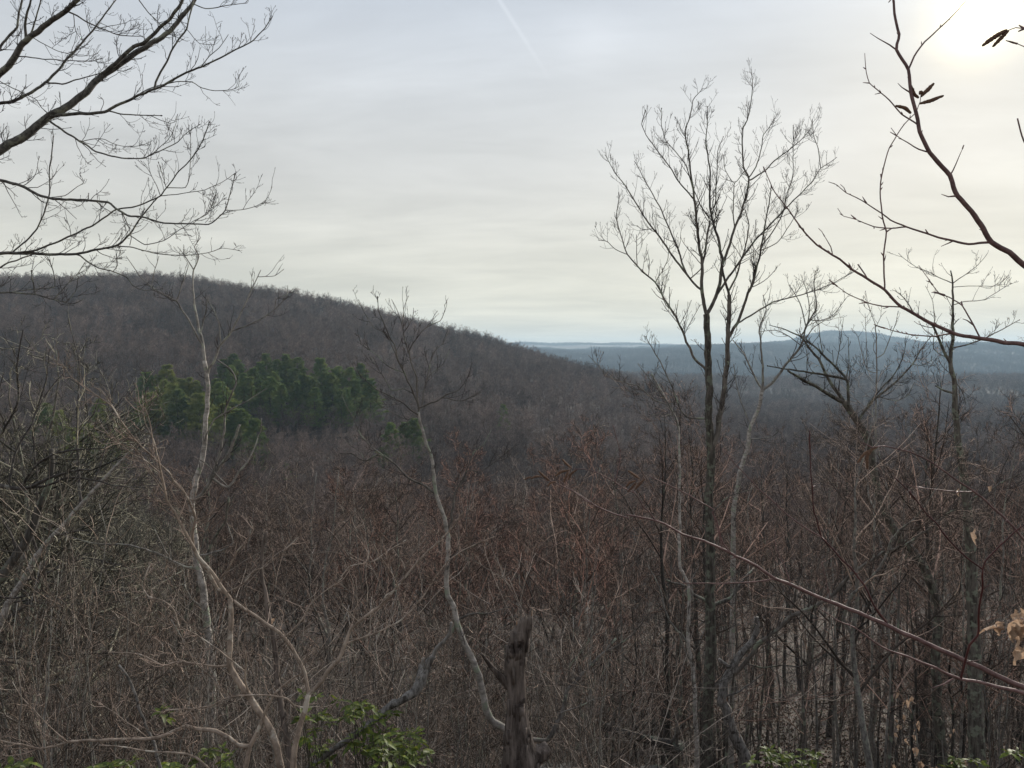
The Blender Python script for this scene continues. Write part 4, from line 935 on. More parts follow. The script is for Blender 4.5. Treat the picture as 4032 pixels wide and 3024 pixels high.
def snag():
    g = np.random.default_rng(9); d = 7.0; k = 1344 / 2212
    left = np.array([(1040, 1700), (1055, 1560), (1060, 1450), (1068, 1330), (1080, 1200), (1066, 1060), (1060, 950), (1080, 850), (1112, 760), (1135, 720)], float)
    right = np.array([(1290, 1700), (1275, 1600), (1235, 1480), (1212, 1370), (1198, 1200), (1190, 1080), (1190, 1000), (1198, 900), (1222, 820), (1238, 765)], float)
    q = np.linspace(0, 9, 70); ii = np.arange(10)
    l = np.stack([np.interp(q, ii, left[:, c]) for c in (0, 1)], -1); r = np.stack([np.interp(q, ii, right[:, c]) for c in (0, 1)], -1)
    mid = (l + r) / 2; w = np.linalg.norm(r - l, axis=1) / 2
    P = at(1344 + mid[:, 0] * k, 2016 + mid[:, 1] * k, d); R = w * k * d / F
    z0 = float(H(P[0, 0], P[0, 1])); m = 14
    ext = np.column_stack([np.full(m, P[0, 0]), np.full(m, P[0, 1]), np.linspace(z0 - 0.3, P[0, 2], m, endpoint=False)])
    P = np.vstack([ext, P]); R = np.concatenate([np.linspace(1.25, 1.0, m) * R[0], R]); n = len(P); K = 44
    th = np.arange(K) / K * 2 * math.pi
    fis = 0.5 * np.sin(7 * th[None] + 3 * np.sin(np.linspace(0, 5, n))[:, None]) + 0.5 * np.sin(13 * th[None] + 2 + np.linspace(0, 6, n)[:, None] * 0.8)
    rough = 1 + 0.10 * fis * np.abs(fis) + 0.05 * np.cumsum(g.standard_normal((n, K)), 0) / np.sqrt(np.arange(1, n + 1))[:, None] + 0.015 * g.standard_normal((n, K))
    cav = np.exp(-((np.arange(n)[:, None] - 52) / 5.0) ** 2 - ((th[None] - 4.3) / 0.35) ** 2) + np.exp(-((np.arange(n)[:, None] - 68) / 3.0) ** 2 - ((th[None] - 4.9) / 0.3) ** 2)
    rough = rough - 0.55 * cav
    V = np.empty((n, K, 3))
    V[:, :, 0] = P[:, None, 0] + R[:, None] * rough * np.cos(th); V[:, :, 1] = P[:, None, 1] + R[:, None] * rough * np.sin(th)
    jag = np.zeros((n, K)); jag[-1] = np.abs(g.normal(0, 0.05, K)) + 0.06 * np.sin(th + 2.5) + 0.03; jag[-2] = jag[-1] * 0.5
    V[:, :, 2] = P[:, None, 2] + jag
    base = np.array([P[0, 0], P[0, 1], z0])
    inner = V[-1] * 0 + P[-1] + (V[-1] - P[-1]) * 0.6; inner[:, 2] = P[-1, 2] - 0.05
    deep = P[-1] + (V[-1] - P[-1]) * 0.35; deep[:, 2] = P[-1, 2] - 0.16
    VV = np.concatenate([V.reshape(-1, 3), inner, deep]) - base
    i = (np.arange(n + 1)[:, None] * K + np.arange(K)[None]); j = (np.arange(n + 1)[:, None] * K + (np.arange(K)[None] + 1) % K)
    Fq = np.stack([i, j, j + K, i + K], -1).reshape(-1, 4)
    e = thing('rotten_snag', 'rotten brown snag with flaking bark and a jagged broken top', 'snag', tuple(base))
    cap = (np.arange(K) + (n + 1) * K)[None]
    me = make_mesh('snag_trunk', VV, [Fq, cap], [M['dead_wood'], M['rot_wood']], smooth=True, mat_idx=np.concatenate([np.zeros((n - 1) * K), np.ones(2 * K + 1)]))
    link(bpy.data.objects.new('trunk', me), e)
    # hollow stub on the right and a bare stub pointing up left, bark plates
    def stub(nm, pts, w0, w1, mat, dd=0.0, hollow=False):
        xy = 1344 + np.array(pts)[:, 0] * k, 2016 + np.array(pts)[:, 1] * k
        S = spline(np.column_stack([xy[0], xy[1], d + dd * np.linspace(0, 1, len(pts)), np.linspace(w0, w1, len(pts))]), 8)
        PP_ = at(S[:, 0], S[:, 1], S[:, 2]); RR_ = S[:, 3] / 2 * k * S[:, 2] / F
        if hollow: PP_ = np.vstack([PP_, PP_[-1:], PP_[-4:-3]]); PP_[-2] += 0.002; RR_ = np.concatenate([RR_, RR_[-1:] * 0.7, RR_[-1:] * 0.5])
        tb = Tubes().add(PP_, RR_, 18); link(bpy.data.objects.new(nm, tb.build('snag_' + nm, M[mat], origin=base, rough=0.09)), e)
    stub('stub', [(1190, 1620), (1250, 1585), (1300, 1555), (1345, 1522)], 130, 84, 'dead_wood', 0.05)
    stub('stub', [(1090, 1130), (1030, 1070), (970, 1000), (905, 915)], 60, 14, 'dead_wood', -0.1)
    for q in range(26):                                        # loose bark plates
        row = g.integers(16, n - 3); a = g.uniform(3.3, 6.0); c = P[row] + np.array([math.cos(a), math.sin(a), 0]) * R[row] * 1.03
        tg = np.array([-math.sin(a), math.cos(a), 0]); nr_ = np.array([math.cos(a), math.sin(a), 0.1]); hh, ww = g.uniform(0.03, 0.09), g.uniform(0.012, 0.03)
        vs = []
        for u_, v_ in ((-1, -1), (1, -.8), (.8, 1), (-.9, .9)):
            vs.append(c + tg * u_ * ww + UP * v_ * hh + nr_ * (0.004 + 0.008 * (v_ > 0)))
        vs += [v - nr_ * 0.014 for v in vs]
        fq = np.array([(0, 1, 2, 3), (7, 6, 5, 4), (0, 4, 5, 1), (1, 5, 6, 2), (2, 6, 7, 3), (3, 7, 4, 0)])
        link(bpy.data.objects.new('bark_plate', make_mesh('bark_plate', np.array(vs) - base, [fq], M['dead_wood'], smooth=False)), e)
snag()

# ---- reddish shrub with many stems, left of the middle
hero('reddish_shrub', 'tall reddish-brown shrub of several bare crooked stems', 'shrub', 4.6, [
 ('t', 'C 1820,1659 1800,1540 1760,1420 1690,1310 1610,1190 1540,1090 1490,990 1490,860 1500,700 1490,560', 52, 34, 0.1),
 ('l', 'C 1490,560 1440,490 1370,390 1290,290 1240,190 1180,90 1130,0 B 1080,1580 1060,1480 1040,1380 1020,1290 990,1180 970,1080 930,960', 28, 5),
 ('l', 'C 1480,530 1410,500 1350,390 1300,330 1260,240 1250,140 1270,40 B 1240,1620 1200,1540 1120,1450 1090,1400 1000,1310 920,1240 840,1150 770,1050 720,970 620,900 540,840 470,790 400,690', 24, 4, -0.3),
 ('l', 'B 1050,1420 950,1330 850,1280 760,1200 680,1130 640,1060', 9, 4), ('l', 'B 1060,1500 980,1400 930,1310 850,1220', 8, 4), ('l', 'B 1020,1290 1000,1200 940,1080 920,900', 7, 4), ('l', 'B 1120,1450 1180,1500 1230,1600', 9, 6), ('l', 'B 780,1060 720,960 650,860', 9, 4),
 ('t', 'C 1900,1659 1910,1520 1940,1400 1980,1280 2000,1180', 46, 34), ('l', 'C 2000,1180 1990,1110 1960,1010 1900,900 1840,810 1740,730 1600,640 1510,570', 30, 20),
 ('l', 'C 2000,1180 2080,1100 2150,1000 2212,920 E 60,760 130,700 250,610 350,500 430,400 530,280 620,200 700,120 790,0', 32, 8, 0.3), ('l', 'E 40,850 150,810 280,760 400,690 520,560 640,380 700,310 800,240 990,160', 14, 5, 0.3),
 ('l', 'E 250,610 290,540 370,490 330,400 260,300 210,210', 11, 5), ('l', 'E 0,600 60,660 110,710', 9, 6), ('l', 'E 0,420 60,350 200,320 290,260 420,180', 10, 5),
 ('l', 'C 1840,810 1900,760 1960,690 2010,600 2100,520 2212,430', 14, 6), ('l', 'C 1440,430 1500,330 1540,250 1590,190 1640,120 1620,60', 13, 5), ('l', 'C 1490,500 1580,460 1650,380 1720,350 1850,250 1950,150 2080,90', 11, 4),
 ('t', 'C 1590,1659 1620,1520 1680,1400 1760,1200 1850,1110 1960,1040', 36, 9), ('l', 'C 1620,1190 1590,1100 1595,1000 1590,900', 16, 9),
 ('l', 'C 1620,1520 1540,1510 1480,1460 1400,1420 1300,1410 1200,1390 1120,1420 1050,1460 960,1475 800,1475 650,1485 540,1480 440,1490 350,1520 260,1535 150,1510 0,1480 -200,1440', 32, 9, -0.5),
 ('l', 'C 440,1490 330,1400 220,1280 140,1200 80,1100', 9, 5), ('l', 'C 1120,1430 1080,1460 1140,1470 1300,1450', 9, 6), ('l', 'C 960,1475 880,1400 800,1350 740,1300 640,1240', 8, 4),
 ('l', 'C 2000,1250 1980,1265 1900,1250 1860,1210 1750,1190 1560,1190 1450,1210 1380,1250 1250,1275 1070,1280', 13, 7), ('l', 'C 1980,1265 2050,1260 2150,1265', 8, 5), ('l', 'C 1460,1210 1380,1080 1250,960 1160,740', 9, 5),
 ('l', 'C 1560,1020 1400,880 1260,790 1160,740', 12, 8), ('l', 'C 1160,740 1130,640 1060,580 960,550 930,510 940,420 970,350', 10, 8), ('l', 'C 1490,990 1380,1000 1300,990 1160,970 1060,1000 980,960 900,920 700,910', 16, 6),
 ], tm='shrub_bark', lm='shrub_bark', wm='shrub_twig', tw1=(50, 170), tw2=(20, 70), tw3=(10, 28), gap=34, gap2=22, up=0.7, twr=1.45, buds=0.4, bud_len=5, seed=41, spread=0.4, wob=0.16, ang=(30, 70), trunk_sides=10)
hero('trailing_branch', 'low bare branch trailing along the ground past the reddish shrub', 'branch', 4.2, [
 ('t', 'C 1350,1659 1280,1600 1200,1565 1100,1560 950,1550 780,1520 640,1510', 17, 8)], tm='shrub_bark', wm='twig_brown', lm='shrub_bark', tw1=(60, 160), tw2=(20, 60), gap=40, up=0.8, twr=1.1, seed=42, trunk_sides=7)
hero('bleached_stick', 'bare bleached dead stick standing up beside the low branch', 'dead stick', 5.0, [
 ('t', 'C 1040,1659 1000,1500 940,1370 890,1230 840,1080 770,990', 24, 15)], tm='dead_grey', wm='twig_pale', tw1=(14, 40), tw2=None, gap=80, seed=43, trunk_sides=9, rough=0.06)
hero('slim_snag', 'slim peeling dead stem with a pale broken tip behind the reddish shrub', 'snag', 6.2, [
 ('t', 'C 1885,1659 1850,1400 1810,1200 1790,1000 1770,800 1740,650 1700,400 1698,250 1722,130', 52, 20), ('b', 'C 1750,770 1765,740 1800,680', 16, 5)], tm='dead_wood', lm='dead_grey', seed=44, trunk_sides=12, rough=0.1)

# ---- slender pale tree above the pine stand
hero('slender_pale_tree', 'slender pale tree with thin trunk crossing the pine stand', 'tree', 10.5, [
 ('t', 'C 1310,1659 1350,1500 1370,1300 1375,1100 1360,900 1340,700 1320,550 1300,430 1280,350 1265,200 1250,60 B 1245,1600 1270,1450 1310,1330 1330,1180 1330,1080 1345,950 1340,800 1325,680', 66, 28),
 ('l', 'B 1325,680 1310,560 1290,470 1270,380 1255,270 1250,170 1255,90 1290,0 A 1260,1600 1300,1540', 22, 5),
 ('l', 'B 1340,780 1390,680 1420,590 1500,490 1560,370 1630,220 1690,90', 19, 5), ('l', 'B 1500,490 1600,450 1700,400 1780,350 1850,270 1900,210', 10, 4), ('l', 'B 1420,570 1420,450 1390,360 1330,270', 9, 5),
 ('l', 'B 1310,580 1260,490 1220,410 1160,320 1140,290 1060,250 980,200 900,120 820,0', 14, 4), ('l', 'B 1140,290 1180,180 1220,60 1190,0', 8, 4), ('l', 'B 1255,90 1200,0 1150,-60', 8, 4), ('l', 'B 1300,500 1330,380 1350,260', 10, 5),
 ('l', 'B 980,200 1000,100 1030,0', 6, 4), ('l', 'B 1700,150 1780,130 1840,85', 6, 4), ('l', 'B 1780,350 1790,280 1860,250 1865,190', 7, 4),
 ('l', 'B 1310,1240 1340,1150 1390,1060 1470,1010 1600,940 1725,860', 12, 5), ('l', 'B 1320,1600 1340,1500 1380,1400 1430,1250 1450,1150 1460,1000 1490,920 1530,820 1500,740 1410,670', 24, 7),
 ('l', 'B 1340,1560 1400,1400 1480,1280 1520,1180 1555,1095', 26, 17), ('l', 'B 1390,1450 1480,1500 1550,1400 1600,1340 1650,1240 1690,1130 1695,1050', 18, 5), ('l', 'B 1480,1500 1330,1340 1240,1300', 10, 5),
 ('l', 'B 1600,1340 1560,1310 1500,1320 1470,1280', 8, 4),
 ('l', 'C 1275,365 1180,350 1100,310 1000,260 900,230 800,210 620,205 450,160 300,110', 18, 5), ('l', 'C 1310,640 1240,560 1210,510 1195,470 1160,470', 12, 7), ('l', 'C 1205,500 1190,350', 7, 5), ('l', 'C 1110,310 1040,190 1000,110', 11, 6),
 ('l', 'C 1350,290 1430,250 1510,200 1490,130 1470,70', 14, 8)],
 tm='pale_bark', lm='grey_bark', wm='twig_dark', tw1=(40, 120), tw2=(16, 45), tw3=(8, 18), gap=48, gap2=22, up=0.8, twr=0.95, seed=51, spread=0.4, trunk_sides=12)
hero('mossy_slender_tree', 'grey second stem leaning against the slender pale tree', 'tree', 11.5, [
 ('t', 'C 1060,1500 1090,1250 1130,1050 1150,900 1170,770 1220,650 1270,540 1290,460 1330,330 1380,180 1460,60 B 1480,1560', 42, 14), ('l', 'C 1150,900 1080,850 1000,880 920,860', 12, 5)],
 tm='lichen_bark', lm='grey_bark', wm='twig_olive', tw1=(50, 150), tw2=(18, 50), gap=40, up=0.6, twr=0.9, seed=52, trunk_sides=10)

# ---- trees at the left edge
hero('left_leaning_tree', 'pale leaning tree with lichen and many fine level branches', 'tree', 12.5, [
 ('t', 'C -260,1200 -120,930 0,720 60,580 150,450 240,280 330,170 420,80 500,-20 B 700,1420 860,1250', 70, 16),
 ('l', 'C 150,440 300,400 420,340 560,300 720,330 880,380', 16, 5), ('l', 'C 60,580 200,570 400,590 600,600 800,580 920,550', 12, 5), ('l', 'C -40,800 100,650 250,560 420,520 560,420', 34, 8, 1.0),
 ('l', 'C 240,290 200,100 240,-60 B 240,1480 215,1150 220,1050 260,930 300,800 320,600', 20, 6), ('l', 'C 130,500 260,590 420,560 620,520 900,500 1050,440', 12, 5), ('l', 'C 330,170 460,130 640,120 760,150', 12, 5),
 ('l', 'B 500,1600 500,1250 500,1050 510,900 515,700 480,560 440,400', 22, 6), ('l', 'B 560,1560 660,1330 700,1190 800,1080', 12, 5)],
 tm='pale_bark', lm='limb_dark', wm='twig_olive', tw1=(60, 190), tw2=(22, 70), tw3=(10, 26), gap=30, gap2=20, up=0.45, twr=0.85, seed=61, trunk_sides=12, ang=(25, 65))
hero('dark_left_tree', 'dark thick tree at the edge with a heavy crooked level limb', 'tree', 10.0, [
 ('t', 'C -420,900 -240,640 -100,520 0,430 100,290 180,180 250,-20 B 330,1450 340,1250', 96, 30),
 ('l', 'C -240,640 -220,200 -180,-60 B -160,1540 -20,1490 150,1510 300,1450 440,1400 580,1380', 60, 14), ('l', 'B 150,1500 300,1490 440,1440 600,1450 760,1490 950,1500', 18, 6), ('l', 'B 120,1500 230,1360 330,1290 440,1260 620,1250', 22, 9),
 ('l', 'C 60,340 100,230 60,120 20,40', 26, 12), ('l', 'B 290,1350 310,1310 330,1290', 20, 14), ('l', 'B -150,1500 -60,1300 40,1100 120,950 110,700 150,480', 26, 7), ('l', 'B 40,1100 -20,950 20,760', 14, 5),
 ('l', 'B 60,1400 110,1250 200,1100 250,980 330,850 430,740', 18, 6), ('l', 'C -100,520 60,560 300,500 480,300 620,260', 18, 5),
 ('l', 'C -400,1100 0,960 150,940 330,880 560,880 740,790', 26, 6), ('l', 'C 0,965 150,990 300,1000 420,995', 14, 6), ('l', 'C 60,950 300,930 520,920 760,915 900,920', 11, 6)],
 tm='dark_bark', lm='limb_dark', wm='twig_olive', tw1=(60, 200), tw2=(22, 70), tw3=(10, 28), gap=32, gap2=20, up=0.4, twr=0.9, seed=62, trunk_sides=12, ang=(25, 65))

# ---- birch right beside the camera: stems and twigs reach in from the right edge
hero('birch', 'young birch with buds and hanging catkins reaching in front of the sky', 'tree', 2.3, [
 ('t', 'F 3260,6900 3250,5000 3230,3400 3200,2300 3150,1500 3120,400 3100,-900', 150, 60, 0.0),
 ('b', 'F 3200,2450 2800,2180 2400,1880 2212,1720 2120,1640 2000,1570 1930,1450 1850,1350 1780,1270 1730,1140 1600,990 1540,850 1510,730 1480,600 1460,450 1390,320 1400,220 1380,120 1365,-20 1340,-200', 78, 20, 0.1),
 ('b', 'F 1385,320 1340,290 1270,250 1215,215', 17, 5), ('b', 'F 1350,-5 1335,15', 16, 8), ('b', 'F 1460,440 1500,370 1570,270 1700,150 1780,70 1840,0 1870,-40', 19, 7), ('b', 'F 1515,830 1420,740 1340,650 1260,580 1210,540 1190,470 1180,345', 16, 6), ('b', 'F 1215,545 1170,535', 14, 6),
 ('b', 'F 1265,600 1245,612', 12, 5), ('b', 'F 1590,1000 1530,970 1450,920 1390,880 1350,830', 16, 6), ('b', 'F 1390,870 1345,855', 14, 7),
 ('b', 'F 1730,1130 1770,1060 1825,940', 15, 4), ('b', 'F 1780,1278 1720,1275 1675,1258', 22, 5), ('b', 'F 1460,590 1420,565 1395,540', 18, 5), ('b', 'F 1500,740 1540,660 1545,615', 8, 7),
 ('b', 'F 1990,1590 1850,1580 1720,1555 1560,1505 1450,1470 1350,1425 1250,1360 1160,1300 1060,1250 1000,1200 945,1180', 26, 6), ('b', 'F 1070,1255 1045,1215 1020,1195', 11, 4), ('b', 'F 1175,1315 1163,1275', 20, 5), ('b', 'F 1740,1560 1700,1585 1675,1597', 17, 5), ('b', 'F 1590,1515 1570,1485', 18, 9),
 ('b', 'F 1450,1475 1350,1480 1240,1470 1120,1420 1040,1400 1005,1350', 15, 5), ('b', 'F 1130,1425 1090,1390', 20, 5), ('b', 'F 1240,1470 1235,1485', 14, 8),
 ('b', 'G 3000,1150 2500,720 2212,575 2080,560 1930,530 1750,500 1600,430 1420,330 1310,220 1200,150 1100,90 1020,20 970,-10 F 870,1590 770,1480 680,1350 580,1220 525,1080', 62, 7, -0.1),
 ('b', 'F 585,1225 570,1205', 16, 6), ('b', 'F 765,1480 750,1470', 16, 6), ('b', 'F 535,1110 522,1078', 16, 5),
 ('b', 'G 1420,330 1300,325 1190,300 1060,240 945,155', 15, 6), ('b', 'G 1200,302 1145,308', 16, 4), ('b', 'G 1000,190 945,152', 16, 5), ('b', 'G 1090,85 1075,45', 18, 6), ('b', 'G 1195,148 1150,70 1135,50', 13, 14),
 ('b', 'G 1310,220 1305,100 1300,0 F 1320,1500 1295,1400 1280,1250 1285,1150 1310,1060 1340,960 1390,870 1440,800 1500,740', 17, 9), ('b', 'F 1320,1505 1370,1475', 18, 5), ('b', 'F 1310,1655 1285,1637', 18, 6), ('b', 'F 1285,1145 1283,1125', 18, 12),
 ('b', 'G 1750,500 1630,520 1510,515 1380,490 1240,445', 16, 6), ('b', 'G 1300,470 1238,443', 17, 5), ('b', 'G 1510,515 1480,515', 18, 9),
 ('b', 'G 1930,530 1870,420 1810,320 1730,270 1660,240 1600,160 1530,60', 17, 5), ('b', 'G 1700,258 1660,245 1612,237', 26, 5), ('b', 'G 1815,335 1808,290', 22, 5), ('b', 'G 1875,440 1840,415 1812,408', 20, 5), ('b', 'G 1620,185 1598,158', 18, 6),
 ('b', 'F 985,1645 960,1600 900,1500 880,1480', 12, 4), ('b', 'F 2600,200 2212,185 2160,180 2100,200', 16, 8), ('b', 'F 2500,420 2212,300 2150,275 2095,262', 15, 7), ('b', 'F 2170,292 2095,262', 20, 8), ('b', 'F 2212,205 2175,200', 26, 12), ('b', 'F 2195,185 2180,162', 24, 10),
 ('b', 'F 2700,1500 2400,1200 2230,950 2190,850 2170,765', 20, 14),
 ], tm='birch_twig', lm='birch_twig', wid=0.72, nodes=75, seed=71, spread=0.25, limbname='branch', twr_min=0.0009, catkins=(
 ('F 1480,735 1440,700 1380,685', 24), ('F 1535,672 1600,655 1690,620', 24), ('F 1545,625 1590,580 1628,540', 26), ('F 1475,550 1500,610 1530,635', 24), ('F 1535,610 1545,598 1550,590', 28),
 ('F 2100,195 2020,240 1943,296', 30), ('F 2112,200 2060,250 2010,302', 24)))
hero('low_birch_branches', 'long low birch branches with brown catkins reaching across the brush', 'tree', 2.5, [
 ('t', 'H 3300,4400 3200,2600 3150,1900 3120,1500', 120, 90, 0.0),
 ('b', 'H 3150,1700 2700,1420 2400,1250 2212,1140 2000,1040 1820,960 1640,880 1440,790 1340,740 1200,680 1000,600 850,540 700,470 600,430 480,350 350,290 260,240 130,185 0,145 E 2100,80 2000,45 1850,20 J 1050,1640 900,1590 780,1540 700,1490 600,1420 500,1370 420,1330 360,1310', 56, 9, 0.3),
 ('b', 'J 780,1550 660,1470 520,1365 430,1300', 11, 8), ('b', 'E 2040,55 1990,-10 J 1180,1540 1130,1450 1080,1390', 12, 10), ('b', 'J 1110,1440 1000,1370 900,1300 770,1240 660,1210 550,1205', 12, 9),
 ('b', 'H 330,285 260,200 220,60 190,0 J 1800,1570 1600,1450 1450,1370 1340,1320 1240,1275', 13, 9), ('b', 'J 1000,1260 980,1100 950,950 920,830', 9, 9),
 ('b', 'H 590,432 500,448 330,462 160,462 0,460', 12, 7), ('b', 'H 710,465 660,350 600,220 600,120', 10, 5), ('b', 'H 270,240 230,130 190,0', 9, 5), ('b', 'H 960,580 930,450 900,320', 8, 5), ('b', 'H 330,295 305,305', 14, 6),
 ('b', 'H 3150,1750 2700,1400 2212,1180 2080,1140 1900,1100 1800,1080 1640,1010 1460,940 1340,900 1260,850 1110,750 1000,700 880,620', 46, 7, -0.2), ('b', 'H 1780,1080 1700,1110 1620,1140', 15, 7),
 ('b', 'H 2100,50 G 2030,1650 1940,1560 1800,1470 1620,1340 1500,1280 1400,1250 1280,1235 1230,1245', 18, 9), ('b', 'H 2800,900 2500,480 2212,180 2100,50', 22, 18), ('b', 'G 1870,1540 1700,1520 1520,1500 1440,1475', 10, 6),  ('b', 'G 1205,1250 1160,1210', 16, 5),
 ('r', 'H 1790,1075 1830,970 1860,860 1910,800 1920,650 1940,500 1945,370', 20, 15, -0.05), ('r', 'H 1945,370 1960,320 2050,220 2150,130 2212,80 2400,-60', 14, 8), ('r', 'H 1940,365 1800,260 1700,150 1640,70 1570,0 G 1480,1540 1380,1440', 14, 8),
 ('r', 'H 1955,485 1990,472 2020,465', 8, 4), ('r', 'G 1500,1560 1465,1520', 16, 7), ('r', 'G 1395,1455 1375,1428', 15, 6), ('r', 'H 1720,160 1690,130', 15, 8), ('r', 'H 1840,960 1900,965 1940,955', 12, 5),
 ('r', 'H 1345,745 1260,640 1220,560 1180,480 1110,390 1060,340 980,250 900,160', 16, 13, 0.1), ('r', 'H 900,160 870,50 850,0 G 840,1500 830,1380 825,1250 822,1130', 12, 9), ('r', 'G 824,1260 820,1180 822,1125', 17, 5),
 ('b', 'H 895,155 840,130 740,70 660,0 G 520,1530 420,1430 330,1340 255,1245', 12, 6), ('r', 'G 850,1500 860,1490', 12, 6), ('r', 'H 985,262 980,235', 16, 6), ('r', 'H 1230,660 1200,645', 12, 6),
 ], tm='birch_twig', lm='birch_twig', wid=0.92, nodes=90, seed=72, spread=0.15, limbname='branch', twr_min=0.0009, catw=0.9, catkins=(
 ('J 360,1310 310,1270 266,1225', 24), ('J 290,1275 240,1275 200,1295', 20), ('J 205,1280 175,1285 142,1302', 18), ('J 415,1320 370,1330 345,1362', 20),
 ('J 555,1203 510,1165 472,1122', 22), ('J 530,1220 460,1235 412,1272', 26), ('J 522,1238 500,1290 488,1325', 22), ('J 600,1215 550,1250 528,1305', 24),
 ('J 1145,1292 1100,1260 1045,1222', 24), ('J 1115,1310 1060,1330 1028,1366', 26), ('J 1115,1328 1070,1380 1042,1408', 26), ('J 1190,1298 1140,1345 1112,1384', 26),
 ('G 1260,1238 1180,1280 1132,1340', 22), ('G 1200,1275 1195,1330 1197,1382', 22), ('G 1230,1250 1200,1290 1188,1330', 22)))
#DETAILS
# ------------------------------------------------------------------ laurels, log, rocks, withered leaves
def leaf_mesh(name, mat, fold=0.25, droop=0.25, curl=0.0, seed=0):
    g = np.random.default_rng(seed); n = 6; t = np.linspace(0, 1, n)
    w = 0.19 * np.sin(math.pi * np.clip(t * 0.96 + 0.02, 0, 1)) ** 0.8
    V = []
    for k in range(n):
        z = -droop * t[k] ** 2; x = t[k]
        for s in (-1, 0, 1):
            V.append((x, s * w[k], z + fold * w[k] * abs(s) + curl * g.normal() * 0.12))
    Fq = [(3 * k + a, 3 * k + 3 + a, 3 * k + 4 + a, 3 * k + 1 + a) for k in range(n - 1) for a in (0, 1)]
    return make_mesh(name, np.array(V), [np.array(Fq)], M[mat])
from mathutils import Vector, Matrix
LEAVES = [leaf_mesh('laurel_leaf', 'laurel_leaf', 0.3, d, seed=k) for k, d in enumerate((0.1, 0.25, 0.4))]
DRY = [leaf_mesh('dry_leaf', 'dry_leaf', f, d, 1.0, seed=10 + k) for k, (f, d) in enumerate(((1.4, 0.7), (0.9, 0.9), (1.8, 0.4)))]
def put_leaf(parent, base, pos, d, size, meshes, g, wide=1.0):
    d = Vector(d).normalized(); side = d.cross(Vector((0, 0, 1)))
    if side.length < 1e-3: side = Vector((1, 0, 0))
    side.normalize(); up_ = side.cross(d); roll = g.normal() * 0.4
    s2 = side * math.cos(roll) + up_ * math.sin(roll); u2 = d.cross(s2) * -1
    o = bpy.data.objects.new('leaf', meshes[g.integers(len(meshes))]); link(o, parent)
    m = Matrix((d * size, s2 * size * wide, u2 * size)).transposed().to_4x4(); m.translation = Vector(pos) - Vector(base)
    o.matrix_local = m
    return o
def laurel(label, spots, depth, seed, size=(0.065, 0.11), per=(6, 9), spread=0.6):
    """spots: cluster places, photo pixels"""
    g = np.random.default_rng(seed); spots = np.array(spots, float)
    dep = depth + g.uniform(-spread, spread, len(spots))
    tips = at(spots[:, 0], spots[:, 1], dep)
    c = tips.mean(0); base = np.array([c[0], c[1] + 0.1, float(H(c[0], c[1] + 0.1))])
    e = thing('mountain_laurel', label, 'shrub', tuple(base))
    for tp in tips:
        t = np.linspace(0, 1, 9)[:, None]; b0 = base + np.array([g.normal() * 0.08, g.normal() * 0.08, -0.1])
        P = b0 * (1 - t) + tp * t; P[:, 2] += 0.25 * np.sin(t[:, 0] * math.pi) * g.uniform(-.2, 1); P[1:-1] += g.normal(0, 0.02, (7, 3))
        link(bpy.data.objects.new('stem', Tubes().add(P, np.linspace(0.009, 0.0025, 9), 5).build('laurel_stem', M['twig_olive'], origin=base)), e)
        n = g.integers(*per); a0 = g.uniform(0, 6.28)
        for k in range(n):
            a = a0 + k / n * 6.283 + g.normal() * 0.25; el = g.uniform(-0.35, 0.65)
            put_leaf(e, base, tp - UP * g.uniform(0, 0.05), (math.cos(a), math.sin(a), el), g.uniform(*size), LEAVES, g)
    return e
def spots(reg, x0, x1, y0, y1, n, seed):
    g = np.random.default_rng(seed); r = REG[reg]; k = r[2] / 2212
    x = g.uniform(x0, x1, n); y = y0 + (y1 - y0) * g.random(n)
    return [(r[0] + a * k, r[1] + b * k) for a, b in zip(x, y)]
laurel('glossy green laurel under the grey broken limb', spots('E', 10, 440, 1215, 1600, 34, 1) + [(1344 + 1344 / 2212 * 60, 2016 + 0.6076 * 1250)], 6.4, 1)
laurel('dense green laurel at the foot of the rotten snag', spots('E', 200, 600, 1380, 1720, 24, 2), 6.0, 2)
laurel('yellow-green laurel among the reddish shrub stems', spots('C', 1930, 2200, 1170, 1640, 16, 3), 6.8, 3)
laurel('small laurel sprig beside the slender pale tree', spots('C', 1000, 1080, 1270, 1310, 2, 4) + spots('C', 1270, 1500, 1480, 1640, 7, 41), 6.6, 4)
laurel('low green laurel under the trailing branch', spots('C', 590, 860, 1590, 1720, 10, 5) + spots('C', 1050, 1250, 1560, 1700, 6, 51), 5.6, 5)
laurel('low dark laurel below the crooked level limb', spots('C', -40, 300, 1620, 1720, 10, 6), 5.4, 6)
laurel('green laurel beside the twisted dead trunk', spots('H', 440, 870, 1530, 1690, 20, 7), 8.0, 7, size=(0.07, 0.11))
laurel('green laurel between the leaning tree and the lichen trunk', spots('H', 1690, 1930, 1570, 1690, 10, 8), 8.0, 8, size=(0.07, 0.10))
laurel('small yellow laurel tip beside the lichen trunk', spots('H', 2100, 2180, 1500, 1570, 2, 9), 7.5, 9)

